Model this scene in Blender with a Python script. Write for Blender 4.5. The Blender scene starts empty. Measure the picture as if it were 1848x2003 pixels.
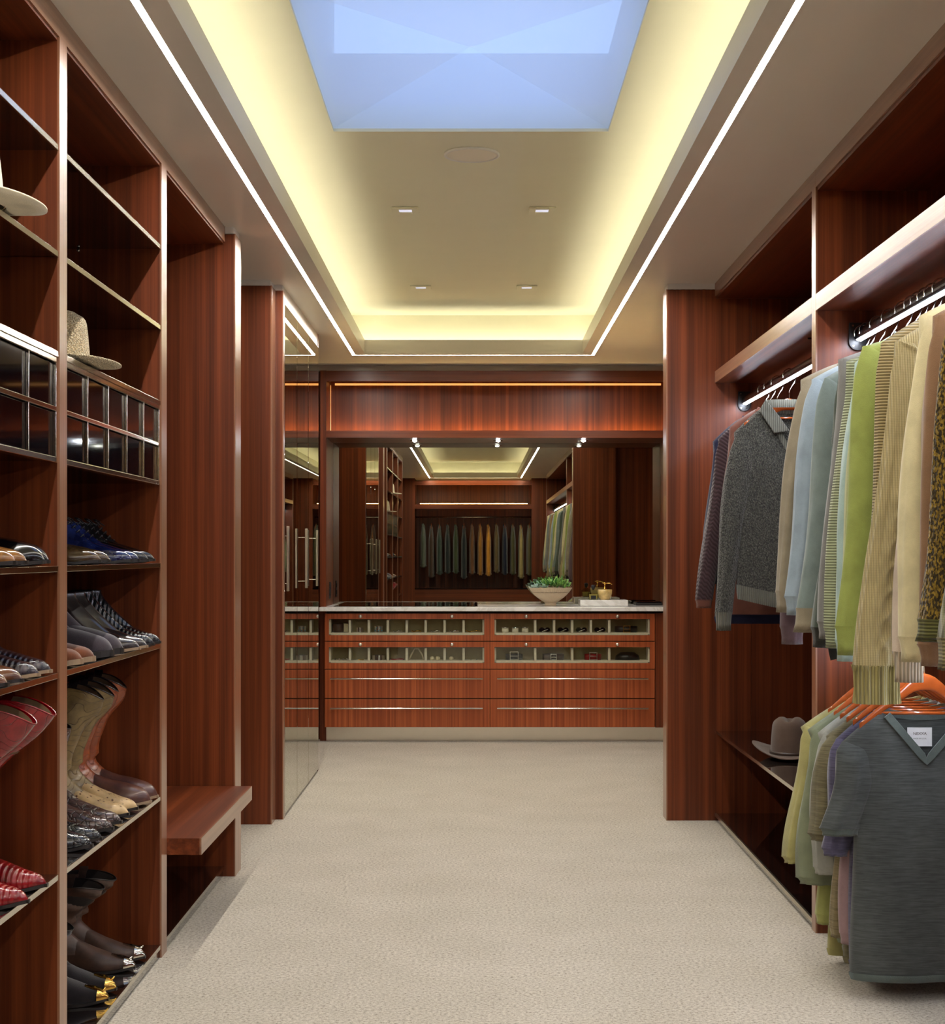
import bpy, bmesh, math, random
from mathutils import Vector, Matrix
random.seed(7)
C = bpy.context.scene.collection
R = math.radians

# ------------------------------------------------------------------ camera
cam_d = bpy.data.cameras.new('camera')
cam = bpy.data.objects.new('camera', cam_d); C.objects.link(cam)
cam.location = (0, 0, 1.32)
cam.rotation_euler = (R(90), 0, 0)
cam_d.sensor_fit = 'HORIZONTAL'; cam_d.sensor_width = 36
cam_d.lens = 36*3000/1848
cam_d.shift_x = -8/1848; cam_d.shift_y = 82.5/1848
cam_d.clip_start = .05
bpy.context.scene.camera = cam

# ------------------------------------------------------------------ world + exposure
w = bpy.data.worlds.new('sky'); bpy.context.scene.world = w; w.use_nodes = True
bg = w.node_tree.nodes['Background']
bg.inputs[0].default_value = (.42, .58, .92, 1); bg.inputs[1].default_value = 1.6
vs = bpy.context.scene.view_settings
vs.view_transform = 'Standard'; vs.look = 'None'; vs.gamma = 1; vs.use_curve_mapping = False
vs.exposure = 0.0

LED_SOFFIT = 142.0     # linear strips in the lowered ceiling
LED_COVE = 13.0        # hidden strips behind the tray lip
LED_RAIL = 70.0        # strips under the hanging rails
LED_WARM = 52.0        # warm strips in the end wall recesses
PUCK = 420.0

# ------------------------------------------------------------------ helpers
def s2l(c):
    return tuple(((v/255)/12.92 if v/255 <= .04045 else ((v/255+.055)/1.055)**2.4) for v in c)

def box(bm, x0, x1, y0, y1, z0, z1):
    r = bmesh.ops.create_cube(bm, size=1)['verts']
    for v in r:
        v.co = Vector(((x0+x1)/2+v.co.x*(x1-x0), (y0+y1)/2+v.co.y*(y1-y0), (z0+z1)/2+v.co.z*(z1-z0)))
    return r

def rings(bm, rs, close=True, cap0=False, cap1=False):
    vr = [[bm.verts.new(p) for p in r] for r in rs]
    n = len(vr[0])
    for a, b in zip(vr[:-1], vr[1:]):
        for i in range(n if close else n-1):
            j = (i+1) % n
            try: bm.faces.new((a[i], a[j], b[j], b[i]))
            except ValueError: pass
    if cap0: bm.faces.new(list(reversed(vr[0])))
    if cap1: bm.faces.new(vr[-1])
    return vr

def lathe(bm, prof, cx=0, cy=0, cz=0, n=32, sx=1, sy=1, cap0=False, cap1=False):
    rs = [[(cx+r*sx*math.cos(2*math.pi*i/n), cy+r*sy*math.sin(2*math.pi*i/n), cz+z) for i in range(n)] for r, z in prof]
    return rings(bm, rs, True, cap0, cap1)

def tube(bm, pts, r, n=8, flat=1.0, caps=True):
    pts = [Vector(p) for p in pts]
    rs = []; up = None
    for i, p in enumerate(pts):
        d = (pts[min(i+1, len(pts)-1)]-pts[max(i-1, 0)])
        if d.length < 1e-9: d = Vector((0, 0, 1))
        d.normalize()
        if up is None:
            up = Vector((0, 0, 1)) if abs(d.z) < .9 else Vector((0, 1, 0))
        s = d.cross(up)
        if s.length < 1e-6: s = d.cross(Vector((1, 0, 0)))
        s.normalize(); up = s.cross(d).normalized()
        rr = r[i] if isinstance(r, (list, tuple)) else r
        rs.append([p+s*rr*math.cos(2*math.pi*k/n)+up*rr*flat*math.sin(2*math.pi*k/n) for k in range(n)])
    rings(bm, rs, True, caps, caps)

def prism(bm, poly, axis, a, b):
    """polygon (two coords) pushed along an axis from a to b"""
    def P(p, t):
        if axis == 'x': return (t, p[0], p[1])
        if axis == 'y': return (p[0], t, p[1])
        return (p[0], p[1], t)
    va = [bm.verts.new(P(p, a)) for p in poly]; vb = [bm.verts.new(P(p, b)) for p in poly]
    bm.faces.new(va); bm.faces.new(list(reversed(vb)))
    n = len(poly)
    for i in range(n):
        bm.faces.new((va[i], vb[i], vb[(i+1) % n], va[(i+1) % n]))

def mk(name, bm, mat, parent=None, smooth=False, bevel=0, world=True, kind=None, label=None):
    bmesh.ops.recalc_face_normals(bm, faces=bm.faces)
    me = bpy.data.meshes.new(name); bm.to_mesh(me); bm.free()
    if smooth:
        for p in me.polygons: p.use_smooth = True
    if mat: me.materials.append(mat)
    o = bpy.data.objects.new(name, me); C.objects.link(o)
    if parent is not None:
        o.parent = parent
        if world:
            t = parent; off = Vector((0, 0, 0))
            while t is not None:
                off += t.location; t = t.parent
            o.location = -off
    if bevel:
        m = o.modifiers.new('bevel', 'BEVEL'); m.width = bevel; m.segments = 2; m.limit_method = 'ANGLE'
    if kind: o['kind'] = kind
    if label: o['label'] = label
    return o

def bx(name, mat, parent, x0, x1, y0, y1, z0, z1, bevel=0, **k):
    bm = bmesh.new(); box(bm, x0, x1, y0, y1, z0, z1)
    return mk(name, bm, mat, parent, bevel=bevel, **k)

def tag(o, label, cat, group=None):
    o['label'] = label; o['category'] = cat
    if group: o['group'] = group
    return o

def thing(name, label, cat, loc=(0, 0, 0), group=None):
    o = bpy.data.objects.new(name, None); C.objects.link(o)
    o.location = loc; o.empty_display_size = .05
    return tag(o, label, cat, group)

def copy_tree(o, parent=None):
    c = o.copy(); C.objects.link(c)
    if parent is not None: c.parent = parent
    for ch in list(o.children):
        copy_tree(ch, c)
    return c

def struct(o):
    o['kind'] = 'structure'; return o

# ------------------------------------------------------------------ materials
def newmat(name):
    m = bpy.data.materials.new(name); m.use_nodes = True
    return m, m.node_tree.nodes, m.node_tree.links, m.node_tree.nodes['Principled BSDF']

def noise(N, L, scale, detail=4, rough=.5, vec=None, dist=0):
    n = N.new('ShaderNodeTexNoise'); n.inputs['Scale'].default_value = scale
    n.inputs['Detail'].default_value = detail; n.inputs['Roughness'].default_value = rough
    n.inputs['Distortion'].default_value = dist
    if vec is not None: L.new(vec, n.inputs['Vector'])
    return n

def coords(N, L, scale=(1, 1, 1), loc=(0, 0, 0), rot=(0, 0, 0)):
    tc = N.new('ShaderNodeTexCoord'); mp = N.new('ShaderNodeMapping')
    mp.inputs['Scale'].default_value = scale; mp.inputs['Location'].default_value = loc; mp.inputs['Rotation'].default_value = rot
    L.new(tc.outputs['Object'], mp.inputs['Vector']); return mp.outputs['Vector']

def ramp(N, L, src, stops):
    r = N.new('ShaderNodeValToRGB'); e = r.color_ramp.elements
    while len(e) < len(stops): e.new(.5)
    for i, (p, c) in enumerate(stops):
        e[i].position = p; e[i].color = (*c, 1)
    L.new(src, r.inputs[0]); return r

def bump(N, L, b, src, strength, dist=.002):
    n = N.new('ShaderNodeBump'); n.inputs['Strength'].default_value = strength; n.inputs['Distance'].default_value = dist
    L.new(src, n.inputs['Height']); L.new(n.outputs[0], b.inputs['Normal']); return n

def plain(name, rgb, rough=.5, metal=0, coat=0, bumpy=0, var=.08, nscale=40, coat_rough=.1, spec=.5):
    m, N, L, b = newmat(name)
    c = s2l(rgb)
    v = coords(N, L)
    n = noise(N, L, nscale, 3, .6, v)
    r = ramp(N, L, n.outputs[0], [(.3, tuple(x*(1-var) for x in c)), (.7, tuple(min(1, x*(1+var)) for x in c))])
    L.new(r.outputs[0], b.inputs['Base Color'])
    b.inputs['Roughness'].default_value = rough; b.inputs['Metallic'].default_value = metal
    b.inputs['Coat Weight'].default_value = coat; b.inputs['Coat Roughness'].default_value = coat_rough
    b.inputs['Specular IOR Level'].default_value = spec
    if bumpy: bump(N, L, b, n.outputs[0], bumpy)
    return m

def wood(name, axis, dark=(74, 32, 15), light=(138, 68, 34), rough=.36, coat=.10, fine=34):
    m, N, L, b = newmat(name)
    k = {'x': (.35, fine, fine), 'y': (fine, .35, fine), 'z': (fine, fine, .35)}[axis]
    v = coords(N, L, k)
    n1 = noise(N, L, 1.0, 5, .62, v, .15)
    k2 = {'x': (2, 190, 190), 'y': (190, 2, 190), 'z': (190, 190, 2)}[axis]
    v2 = coords(N, L, k2)
    n2 = noise(N, L, 1.0, 3, .6, v2)
    mid = tuple((a+c)/2 for a, c in zip(dark, light))
    r1 = ramp(N, L, n1.outputs[0], [(.28, s2l(dark)), (.5, s2l(mid)), (.74, s2l(light))])
    r2 = ramp(N, L, n2.outputs[0], [(.3, (.74, .70, .68)), (.62, (1, 1, 1))])
    mx = N.new('ShaderNodeMix'); mx.data_type = 'RGBA'; mx.blend_type = 'MULTIPLY'; mx.inputs[0].default_value = .7
    L.new(r1.outputs[0], mx.inputs[6]); L.new(r2.outputs[0], mx.inputs[7])
    L.new(mx.outputs[2], b.inputs['Base Color'])
    b.inputs['Roughness'].default_value = rough
    b.inputs['Coat Weight'].default_value = coat; b.inputs['Coat Roughness'].default_value = .22
    b.inputs['Specular IOR Level'].default_value = .5 if coat > .3 else .32
    bump(N, L, b, n2.outputs[0], .06, .001)
    return m

def emit(name, rgb, strength):
    m, N, L, b = newmat(name)
    b.inputs['Base Color'].default_value = (.8, .8, .8, 1)
    b.inputs['Emission Color'].default_value = (*rgb, 1); b.inputs['Emission Strength'].default_value = strength
    return m

def metal(name, rgb, rough, aniso=0):
    m, N, L, b = newmat(name)
    b.inputs['Metallic'].default_value = 1
    v = coords(N, L, (1, 1, 1))
    n = noise(N, L, 25, 3, .5, v)
    r = ramp(N, L, n.outputs[0], [(.2, tuple(x*.94 for x in s2l(rgb))), (.8, s2l(rgb))])
    L.new(r.outputs[0], b.inputs['Base Color'])
    b.inputs['Roughness'].default_value = rough
    return m

def cloth(name, rgb, kind='plain', rgb2=None):
    m, N, L, b = newmat(name)
    c = s2l(rgb)
    b.inputs['Roughness'].default_value = .9
    b.inputs['Sheen Weight'].default_value = .25; b.inputs['Sheen Roughness'].default_value = .5
    b.inputs['Specular IOR Level'].default_value = .15
    v = coords(N, L)
    n = noise(N, L, 14, 4, .6, v)
    base = ramp(N, L, n.outputs[0], [(.3, tuple(x*.86 for x in c)), (.7, tuple(min(1, x*1.12) for x in c))])
    src = base.outputs[0]
    fine = noise(N, L, 420, 2, .6, v)
    h = fine.outputs[0]; st = .5; dist = .0015
    def mul(src, fac, ca, cb, lo=.3, hi=.7):
        r = ramp(N, L, fac, [(lo, ca), (hi, cb)])
        mx = N.new('ShaderNodeMix'); mx.data_type = 'RGBA'; mx.blend_type = 'MULTIPLY'; mx.inputs[0].default_value = 1
        L.new(src, mx.inputs[6]); L.new(r.outputs[0], mx.inputs[7]); return mx.outputs[2]
    def wave(scale, d='X', distort=0.0, ds=1.0):
        wv = N.new('ShaderNodeTexWave'); wv.bands_direction = d; wv.inputs['Scale'].default_value = scale
        wv.inputs['Distortion'].default_value = distort; wv.inputs['Detail Scale'].default_value = ds
        L.new(v, wv.inputs['Vector']); return wv
    if kind == 'rib':
        wv = wave(38, 'X'); h = wv.outputs[1]; st = .8; dist = .003
        src = mul(src, h, (.62, .62, .62), (1.1, 1.1, 1.1), .1, .8)
    elif kind == 'cabled':
        wv = wave(52, 'X'); h = wv.outputs[1]; st = .7; dist = .002
        wz = wave(70, 'Z')
        src = mul(src, h, (.80, .80, .78), (1.08, 1.08, 1.08), .1, .8)
        src = mul(src, wz.outputs[1], (.88, .88, .88), (1, 1, 1))
    elif kind == 'hrib':
        wv = wave(38, 'Z'); h = wv.outputs[1]; st = .8; dist = .003
        src = mul(src, h, (.62, .62, .62), (1.1, 1.1, 1.1), .1, .8)
    elif kind == 'diag':
        wv = wave(30, 'DIAGONAL'); h = wv.outputs[1]; st = .7; dist = .003
        src = mul(src, h, (.66, .66, .66), (1.1, 1.1, 1.1), .1, .8)
    elif kind == 'cord':
        wv = wave(26, 'X'); h = wv.outputs[1]; st = .9; dist = .004
        wz = wave(60, 'Z')
        src = mul(src, h, (.5, .5, .5), (1.15, 1.15, 1.15), .1, .8)
        src = mul(src, wz.outputs[1], (.85, .85, .85), (1, 1, 1))
    elif kind in ('knit', 'tweed', 'fineknit', 'straw'):
        fk = {'knit': (130, 130, 75), 'tweed': (170, 170, 90), 'fineknit': (240, 240, 130), 'straw': (260, 260, 260)}[kind]
        vv = coords(N, L, fk)
        vo = N.new('ShaderNodeTexVoronoi'); vo.inputs['Scale'].default_value = 1.0
        L.new(vv, vo.inputs['Vector'])
        h = vo.outputs['Distance']; st = -1.0; dist = .004
        src = mul(src, h, (1.15, 1.15, 1.15), (.45, .45, .45), .1, .8)
        h2 = noise(N, L, 1.0, 1, .5, coords(N, L, tuple(q*1.1 for q in fk)))
        if rgb2:
            r = ramp(N, L, h2.outputs[0], [(.47, (0, 0, 0)), (.53, (1, 1, 1))])
            mx = N.new('ShaderNodeMix'); mx.data_type = 'RGBA'
            L.new(r.outputs[0], mx.inputs[0]); L.new(src, mx.inputs[6])
            s_ = ramp(N, L, h, [(.1, s2l(rgb2)), (.8, tuple(x*.45 for x in s2l(rgb2)))])
            L.new(s_.outputs[0], mx.inputs[7]); src = mx.outputs[2]
    elif kind == 'slub':
        vv = coords(N, L, (18, 18, 330))
        sl = noise(N, L, 1.0, 3, .6, vv)
        src = mul(src, sl.outputs[0], (.72, .72, .72), (1.15, 1.15, 1.15), .35, .65)
        h = sl.outputs[0]; st = .35
    L.new(src, b.inputs['Base Color'])
    bn = bump(N, L, b, h, abs(st), dist)
    if st < 0: bn.invert = True
    return m

def leather(name, rgb, rough=.25, kind='smooth', coat=.5, rgb2=None):
    m, N, L, b = newmat(name)
    c = s2l(rgb)
    v = coords(N, L)
    n = noise(N, L, 18, 4, .6, v)
    hi = s2l(rgb2) if rgb2 else tuple(min(1, x*1.25) for x in c)
    r = ramp(N, L, n.outputs[0], [(.35, tuple(x*.75 for x in c)), (.7, hi)])
    src = r.outputs[0]
    b.inputs['Roughness'].default_value = rough; b.inputs['Coat Weight'].default_value = coat
    b.inputs['Coat Roughness'].default_value = .08
    if kind == 'smooth': bump(N, L, b, noise(N, L, 60, 3, .6, v).outputs[0], .08)
    elif kind == 'suede':
        b.inputs['Roughness'].default_value = .95; b.inputs['Coat Weight'].default_value = 0
        b.inputs['Sheen Weight'].default_value = .5
        b.inputs['Specular IOR Level'].default_value = .1
        bump(N, L, b, noise(N, L, 300, 3, .6, v).outputs[0], .3)
    elif kind == 'scales':
        vo = N.new('ShaderNodeTexVoronoi'); vo.feature = 'DISTANCE_TO_EDGE'; vo.inputs['Scale'].default_value = 55
        L.new(v, vo.inputs['Vector'])
        rr = ramp(N, L, vo.outputs[0], [(0, (.25, .25, .25)), (.12, (1, 1, 1))])
        mx = N.new('ShaderNodeMix'); mx.data_type = 'RGBA'; mx.blend_type = 'MULTIPLY'; mx.inputs[0].default_value = 1
        L.new(src, mx.inputs[6]); L.new(rr.outputs[0], mx.inputs[7]); src = mx.outputs[2]
        bump(N, L, b, rr.outputs[0], .8, .003)
    elif kind == 'bands':
        wv = N.new('ShaderNodeTexWave'); wv.bands_direction = 'X'; wv.inputs['Scale'].default_value = 26
        wv.inputs['Distortion'].default_value = 1.2; L.new(v, wv.inputs['Vector'])
        bump(N, L, b, wv.outputs[1], .8, .003)
    elif kind == 'dots':
        vo = N.new('ShaderNodeTexVoronoi'); vo.inputs['Scale'].default_value = 60; L.new(v, vo.inputs['Vector'])
        rr = ramp(N, L, vo.outputs['Distance'], [(.14, s2l((110, 72, 40))), (.26, (1, 1, 1))])
        mx = N.new('ShaderNodeMix'); mx.data_type = 'RGBA'; mx.blend_type = 'MULTIPLY'; mx.inputs[0].default_value = 1
        L.new(src, mx.inputs[6]); L.new(rr.outputs[0], mx.inputs[7]); src = mx.outputs[2]
        bump(N, L, b, rr.outputs[0], -.5 if False else .4, .002)
    elif kind == 'stitched':
        wv = N.new('ShaderNodeTexWave'); wv.wave_type = 'RINGS'; wv.inputs['Scale'].default_value = 7
        wv.inputs['Distortion'].default_value = 9; wv.inputs['Detail Scale'].default_value = 2.2; wv.inputs['Detail'].default_value = 1
        L.new(v, wv.inputs['Vector'])
        rr = ramp(N, L, wv.outputs[1], [(.40, (1, 1, 1)), (.5, (.35, .3, .25)), (.60, (1, 1, 1))])
        mx = N.new('ShaderNodeMix'); mx.data_type = 'RGBA'; mx.blend_type = 'MULTIPLY'; mx.inputs[0].default_value = .8
        L.new(src, mx.inputs[6]); L.new(rr.outputs[0], mx.inputs[7]); src = mx.outputs[2]
        bump(N, L, b, rr.outputs[0], .5, .003)
    L.new(src, b.inputs['Base Color'])
    return m

M = {}
M['wood_z'] = wood('wood_vertical', 'z')
M['wood_y'] = wood('wood_along_y', 'y')
M['wood_x'] = wood('wood_along_x', 'x')
M['drawer'] = wood('wood_drawer', 'z', (128, 56, 27), (196, 106, 58), fine=70)
M['edge'] = wood('wood_edge', 'z', (128, 82, 58), (172, 124, 94), rough=.3, coat=.6)  # same wood made paler: grazing sheen painted into the edge colour
M['edge_y'] = wood('wood_edge_sheen_y', 'y', (128, 84, 60), (172, 126, 96), rough=.3, coat=.6)
M['soffit'] = plain('paint_soffit', (226, 219, 208), .3, var=.01, nscale=6, spec=.45)
M['paint'] = plain('paint_ceiling', (232, 229, 206), .6, var=.01, nscale=6)
M['white'] = plain('paint_white', (226, 224, 222), .55, var=.02)
M['shelf'] = plain('smoked_glass_shelf', (26, 18, 16), .04, var=.1, coat=1, coat_rough=.03)
M['black_gloss'] = plain('black_gloss', (6, 6, 11), .05, spec=.08)
M['chrome'] = metal('chrome', (214, 208, 196), .12)
M['knob'] = metal('knob_chrome', (240, 236, 228), .35)
M['steel'] = metal('steel', (200, 190, 170), .28)
M['rail'] = metal('dark_rail', (70, 66, 78), .25)
M['mirror'] = metal('mirror', (186, 184, 168), .0)
M['kick'] = metal('toe_kick_steel', (245, 242, 232), .22)
M['led'] = emit('led_soffit', (1, .96, .89), LED_SOFFIT)
M['led_cove'] = emit('led_cove', (1, .95, .74), LED_COVE)
M['led_rail'] = emit('led_rail', (.80, .86, 1), LED_RAIL)
M['led_warm'] = emit('led_warm', (1, .68, .24), LED_WARM)
M['glow_line'] = emit('glow_line', (1, .42, .09), 1.0)  # emissive colour for the reflected glow lines, not a lamp
M['puck'] = emit('puck', (.9, .95, 1), PUCK)
M['downlight'] = emit('downlight', (.7, .75, 1), .7)
M['black'] = plain('black_plastic', (18, 18, 20), .4)
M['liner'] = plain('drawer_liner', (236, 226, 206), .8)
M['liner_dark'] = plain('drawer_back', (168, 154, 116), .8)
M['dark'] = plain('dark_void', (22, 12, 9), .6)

def carpet():
    m, N, L, b = newmat('carpet')
    v = coords(N, L)
    n = noise(N, L, 95, 6, .85, v); n2 = noise(N, L, 3.2, 3, .5, v)
    r = ramp(N, L, n.outputs[0], [(.36, s2l((96, 80, 62))), (.46, s2l((188, 177, 160))), (.60, s2l((222, 213, 198)))])
    r2 = ramp(N, L, n2.outputs[0], [(.3, (.9, .9, .88)), (.7, (1, 1, 1))])
    mx = N.new('ShaderNodeMix'); mx.data_type = 'RGBA'; mx.blend_type = 'MULTIPLY'; mx.inputs[0].default_value = 1
    L.new(r.outputs[0], mx.inputs[6]); L.new(r2.outputs[0], mx.inputs[7])
    L.new(mx.outputs[2], b.inputs['Base Color'])
    b.inputs['Roughness'].default_value = 1; b.inputs['Specular IOR Level'].default_value = .05
    b.inputs['Sheen Weight'].default_value = .2
    n3 = noise(N, L, 260, 3, .7, v)
    bump(N, L, b, n3.outputs[0], .8, .005)
    return m
M['carpet'] = carpet()

def marble():
    m, N, L, b = newmat('marble')
    v = coords(N, L)
    n = noise(N, L, 3, 8, .65, v, 1.5)
    r = ramp(N, L, n.outputs[0], [(.42, (.80, .79, .76)), (.5, (.68, .66, .62)), (.56, (.83, .82, .80))])
    L.new(r.outputs[0], b.inputs['Base Color']); b.inputs['Roughness'].default_value = .12
    return m
M['marble'] = marble()

def facing_fresnel(N, L, f0=.04):
    lw = N.new('ShaderNodeLayerWeight'); lw.inputs[0].default_value = .5
    pw = N.new('ShaderNodeMath'); pw.operation = 'POWER'; L.new(lw.outputs['Facing'], pw.inputs[0]); pw.inputs[1].default_value = 5
    ma = N.new('ShaderNodeMath'); ma.operation = 'MULTIPLY_ADD'; L.new(pw.outputs[0], ma.inputs[0]); ma.inputs[1].default_value = .9; ma.inputs[2].default_value = f0
    return ma

def frosted():
    m, N, L, b = newmat('skylight_glass')
    tr = N.new('ShaderNodeBsdfTransparent'); tr.inputs[0].default_value = (.92, .95, 1, 1)
    tl = N.new('ShaderNodeBsdfTranslucent'); tl.inputs[0].default_value = (.8, .86, 1, 1)
    gl = N.new('ShaderNodeBsdfGlossy'); gl.inputs[0].default_value = (.9, .95, 1, 1); gl.inputs['Roughness'].default_value = .4
    m1 = N.new('ShaderNodeMixShader'); m1.inputs[0].default_value = .62
    L.new(tr.outputs[0], m1.inputs[1]); L.new(tl.outputs[0], m1.inputs[2])
    fr = facing_fresnel(N, L, .03); m2 = N.new('ShaderNodeMixShader'); L.new(fr.outputs[0], m2.inputs[0])
    L.new(m1.outputs[0], m2.inputs[1]); L.new(gl.outputs[0], m2.inputs[2])
    L.new(m2.outputs[0], N['Material Output'].inputs[0])
    return m
M['skyglass'] = frosted()

def clear_glass(name, tint=(1, 1, 1), refl=1.45):
    m, N, L, b = newmat(name)
    tr = N.new('ShaderNodeBsdfTransparent'); tr.inputs[0].default_value = (*tint, 1)
    gl = N.new('ShaderNodeBsdfGlossy'); gl.inputs['Roughness'].default_value = .01
    fr = facing_fresnel(N, L)
    m2 = N.new('ShaderNodeMixShader'); L.new(fr.outputs[0], m2.inputs[0])
    L.new(tr.outputs[0], m2.inputs[1]); L.new(gl.outputs[0], m2.inputs[2])
    L.new(m2.outputs[0], N['Material Output'].inputs[0])
    return m
M['glass'] = clear_glass('clear_glass', (.93, .95, .92))

# ------------------------------------------------------------------ dimensions
ZS, ZC = 2.66, 2.94                 # lowered ceiling, raised ceiling
LX, RX = -1.03, 1.18                # faces of the left and right joinery
TX0, TX1, TY0, TY1 = -.748, .707, -4.2, 10.25   # tray opening
YB = 11.35                          # dresser mirror plane
YE = -4.9                           # end wall behind the camera

# ------------------------------------------------------------------ setting
o = struct(bx('floor', M['carpet'], None, -2.6, 2.2, YE-.4, YB+.1, -.1, 0))
# raised ceiling with the skylight hole
SX0, SX1, SY0, SY1 = -.548, .505, 4.42, 5.88
bm = bmesh.new()
cx0, cx1, cy0, cy1 = TX0-.17, TX1+.17, TY0-.17, TY1+.15
box(bm, cx0, SX0, cy0, cy1, ZC, ZC+.1); box(bm, SX1, cx1, cy0, cy1, ZC, ZC+.1)
box(bm, SX0, SX1, SY1, cy1, ZC, ZC+.1); box(bm, SX0, SX1, cy0, SY0, ZC, ZC+.1)
struct(mk('ceiling', bm, M['paint']))
# cove walls
bm = bmesh.new()
box(bm, cx0-.03, cx0, cy0, cy1, ZS+.03, ZC+.1); box(bm, cx1, cx1+.03, cy0, cy1, ZS+.03, ZC+.1)
box(bm, cx0-.03, cx1+.03, cy1, cy1+.03, ZS+.03, ZC+.1); box(bm, cx0-.03, cx1+.03, cy0-.03, cy0, ZS+.03, ZC+.1)
struct(mk('trim_1', bm, M['paint']))
# lowered ceiling ring with a slot for the strip lights
bm = bmesh.new()
sx0, sx1, sy1, sy0 = -.827, .783, 10.33, TY0-.08
hw = .010
def ring_slab(bm, ox0, ox1, oy0, oy1, ix0, ix1, iy0, iy1, z0, z1):
    box(bm, ox0, ix0, oy0, oy1, z0, z1); box(bm, ix1, ox1, oy0, oy1, z0, z1)
    box(bm, ix0, ix1, iy1, oy1, z0, z1); box(bm, ix0, ix1, oy0, iy0, z0, z1)
ring_slab(bm, -2.6, 2.2, YE-.4, YB+.1, sx0-hw, sx1+hw, sy0-hw, sy1+hw, ZS, ZS+.03)
ring_slab(bm, sx0+hw, sx1-hw, sy0+hw, sy1-hw, TX0-.02, TX1+.02, TY0-.02, TY1+.02, ZS, ZS+.03)
ring_slab(bm, sx0-.03, sx1+.03, sy0-.03, sy1+.03, sx0+.03, sx1-.03, sy0+.03, sy1-.03, ZS+.03, ZS+.04)
struct(mk('trim_2', bm, M['soffit']))
# tray lip
bm = bmesh.new()
ring_slab(bm, TX0-.02, TX1+.02, TY0-.02, TY1+.02, TX0, TX1, TY0, TY1, ZS, ZS+.092)
lip = struct(mk('trim_3', bm, M['soffit']))
# hidden cove strips lying on the ledge behind the lip
for n_, a in (('left', (TX0-.09, TX0-.07, TY0, TY1)), ('right', (TX1+.07, TX1+.09, TY0, TY1)),
              ('back', (TX0-.07, TX1+.07, TY1+.07, TY1+.09)), ('front', (TX0-.07, TX1+.07, TY0-.09, TY0-.07))):
    bx('led_strip', M['led_cove'], lip, a[0], a[1], a[2], a[3], ZS+.042, ZS+.052)
# visible recessed strips
def ledbar(x0, x1, y0, y1, label):
    tag(bx('led_strip', M['led'], None, x0, x1, y0, y1, ZS+.004, ZS+.03), label, 'strip light', 'linear lights in the lowered ceiling')
ledbar(sx0-hw, sx0+hw, sy0-hw, sy1+hw, 'long white linear strip light recessed in the lowered ceiling on the left')
ledbar(sx1-hw, sx1+hw, sy0-hw, sy1+hw, 'long white linear strip light recessed in the lowered ceiling on the right')
ledbar(sx0+hw, sx1-hw, sy1-.004, sy1+.006, 'short white linear strip light running across above the dresser')
ledbar(sx0+hw, sx1-hw, sy0-hw, sy0+hw, 'linear strip light across the far end of the ceiling, seen in the mirror')

# skylight: white shaft above a low pyramid of four panes
win = thing('window_1', 'pale blue pyramid skylight in the raised ceiling', 'skylight', ((SX0+SX1)/2, (SY0+SY1)/2, ZC))
del win['category']; win['kind'] = 'structure'
bm = bmesh.new(); top = 3.24
box(bm, SX0-.03, SX0, SY0-.03, SY1+.03, ZC+.1, top+.35); box(bm, SX1, SX1+.03, SY0-.03, SY1+.03, ZC+.1, top)
box(bm, SX0, SX1, SY1, SY1+.03, ZC+.1, top); box(bm, SX0, SX1, SY0-.03, SY0, ZC+.1, top)
mk('shaft', bm, M['white'], win)
ap = Vector(((SX0+SX1)/2, (SY0+SY1)/2, 3.022)); zb = ZC+.012
cs = [Vector((SX0, SY0, zb)), Vector((SX1, SY0, zb)), Vector((SX1, SY1, zb)), Vector((SX0, SY1, zb))]
for i in range(4):
    bm = bmesh.new(); a, b_ = cs[i], cs[(i+1) % 4]
    a = a+(ap-a)*.0; vs_ = [bm.verts.new(p) for p in (a, b_, ap)]; bm.faces.new(vs_)
    mk('pane', bm, M['skyglass'], win)

# downlights and speaker in the raised ceiling
def downlight(px, py, Y, lab):
    h = ZC-1.32; x = (px-932)*Y/3000
    t = thing('downlight', lab, 'ceiling light', (x, Y, ZC), 'square downlights in the raised ceiling')
    bm = bmesh.new(); s, i_ = .063, .030
    ring_slab(bm, x-s, x+s, Y-s, Y+s, x-i_, x+i_, Y-i_, Y+i_, ZC-.008, ZC-.001)
    mk('trim_plate', bm, M['paint'], t, bevel=.002)
    bx('lamp', M['downlight'], t, x-i_, x+i_, Y-i_, Y+i_, ZC-.005, ZC-.002)
downlight(793, 410, 1.62*3000/674, 'square recessed downlight, nearer left one of the four on the ceiling')
downlight(1060, 410, 1.62*3000/674, 'square recessed downlight, nearer right one of the four on the ceiling')
downlight(823, 561, 1.62*3000/523, 'square recessed downlight, farther left one of the four on the ceiling')
downlight(1030, 561, 1.62*3000/523, 'square recessed downlight, farther right one of the four on the ceiling')
Y = 1.62*3000/783; x = (922.5-932)*Y/3000
t = thing('ceiling_speaker', 'round flush speaker grille in the ceiling beyond the skylight', 'speaker', (x, Y, ZC))
bm = bmesh.new(); lathe(bm, [(.113, -.001), (.113, -.008), (.104, -.010), (.102, -.006)], x, Y, ZC, 48)
mk('rim', bm, M['white'], t, smooth=True)
bm = bmesh.new(); lathe(bm, [(.102, -.006), (.05, -.007), (.001, -.007)], x, Y, ZC, 48); mk('grille', bm, M['soffit'], t)

# outer walls (wood lined)
struct(bx('wall_left', M['wood_z'], None, -2.62, -2.58, YE-.4, YB+.1, 0, ZS))
struct(bx('wall_right', M['wood_z'], None, 1.86, 1.90, YE-.4, YB+.1, 0, ZS))
struct(bx('wall_back', M['wood_z'], None, -2.6, 2.0, YB+.03, YB+.07, 0, ZS))
struct(bx('wall_front', M['wood_z'], None, -2.6, 2.0, YE-.44, YE-.4, 0, ZS))

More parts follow.
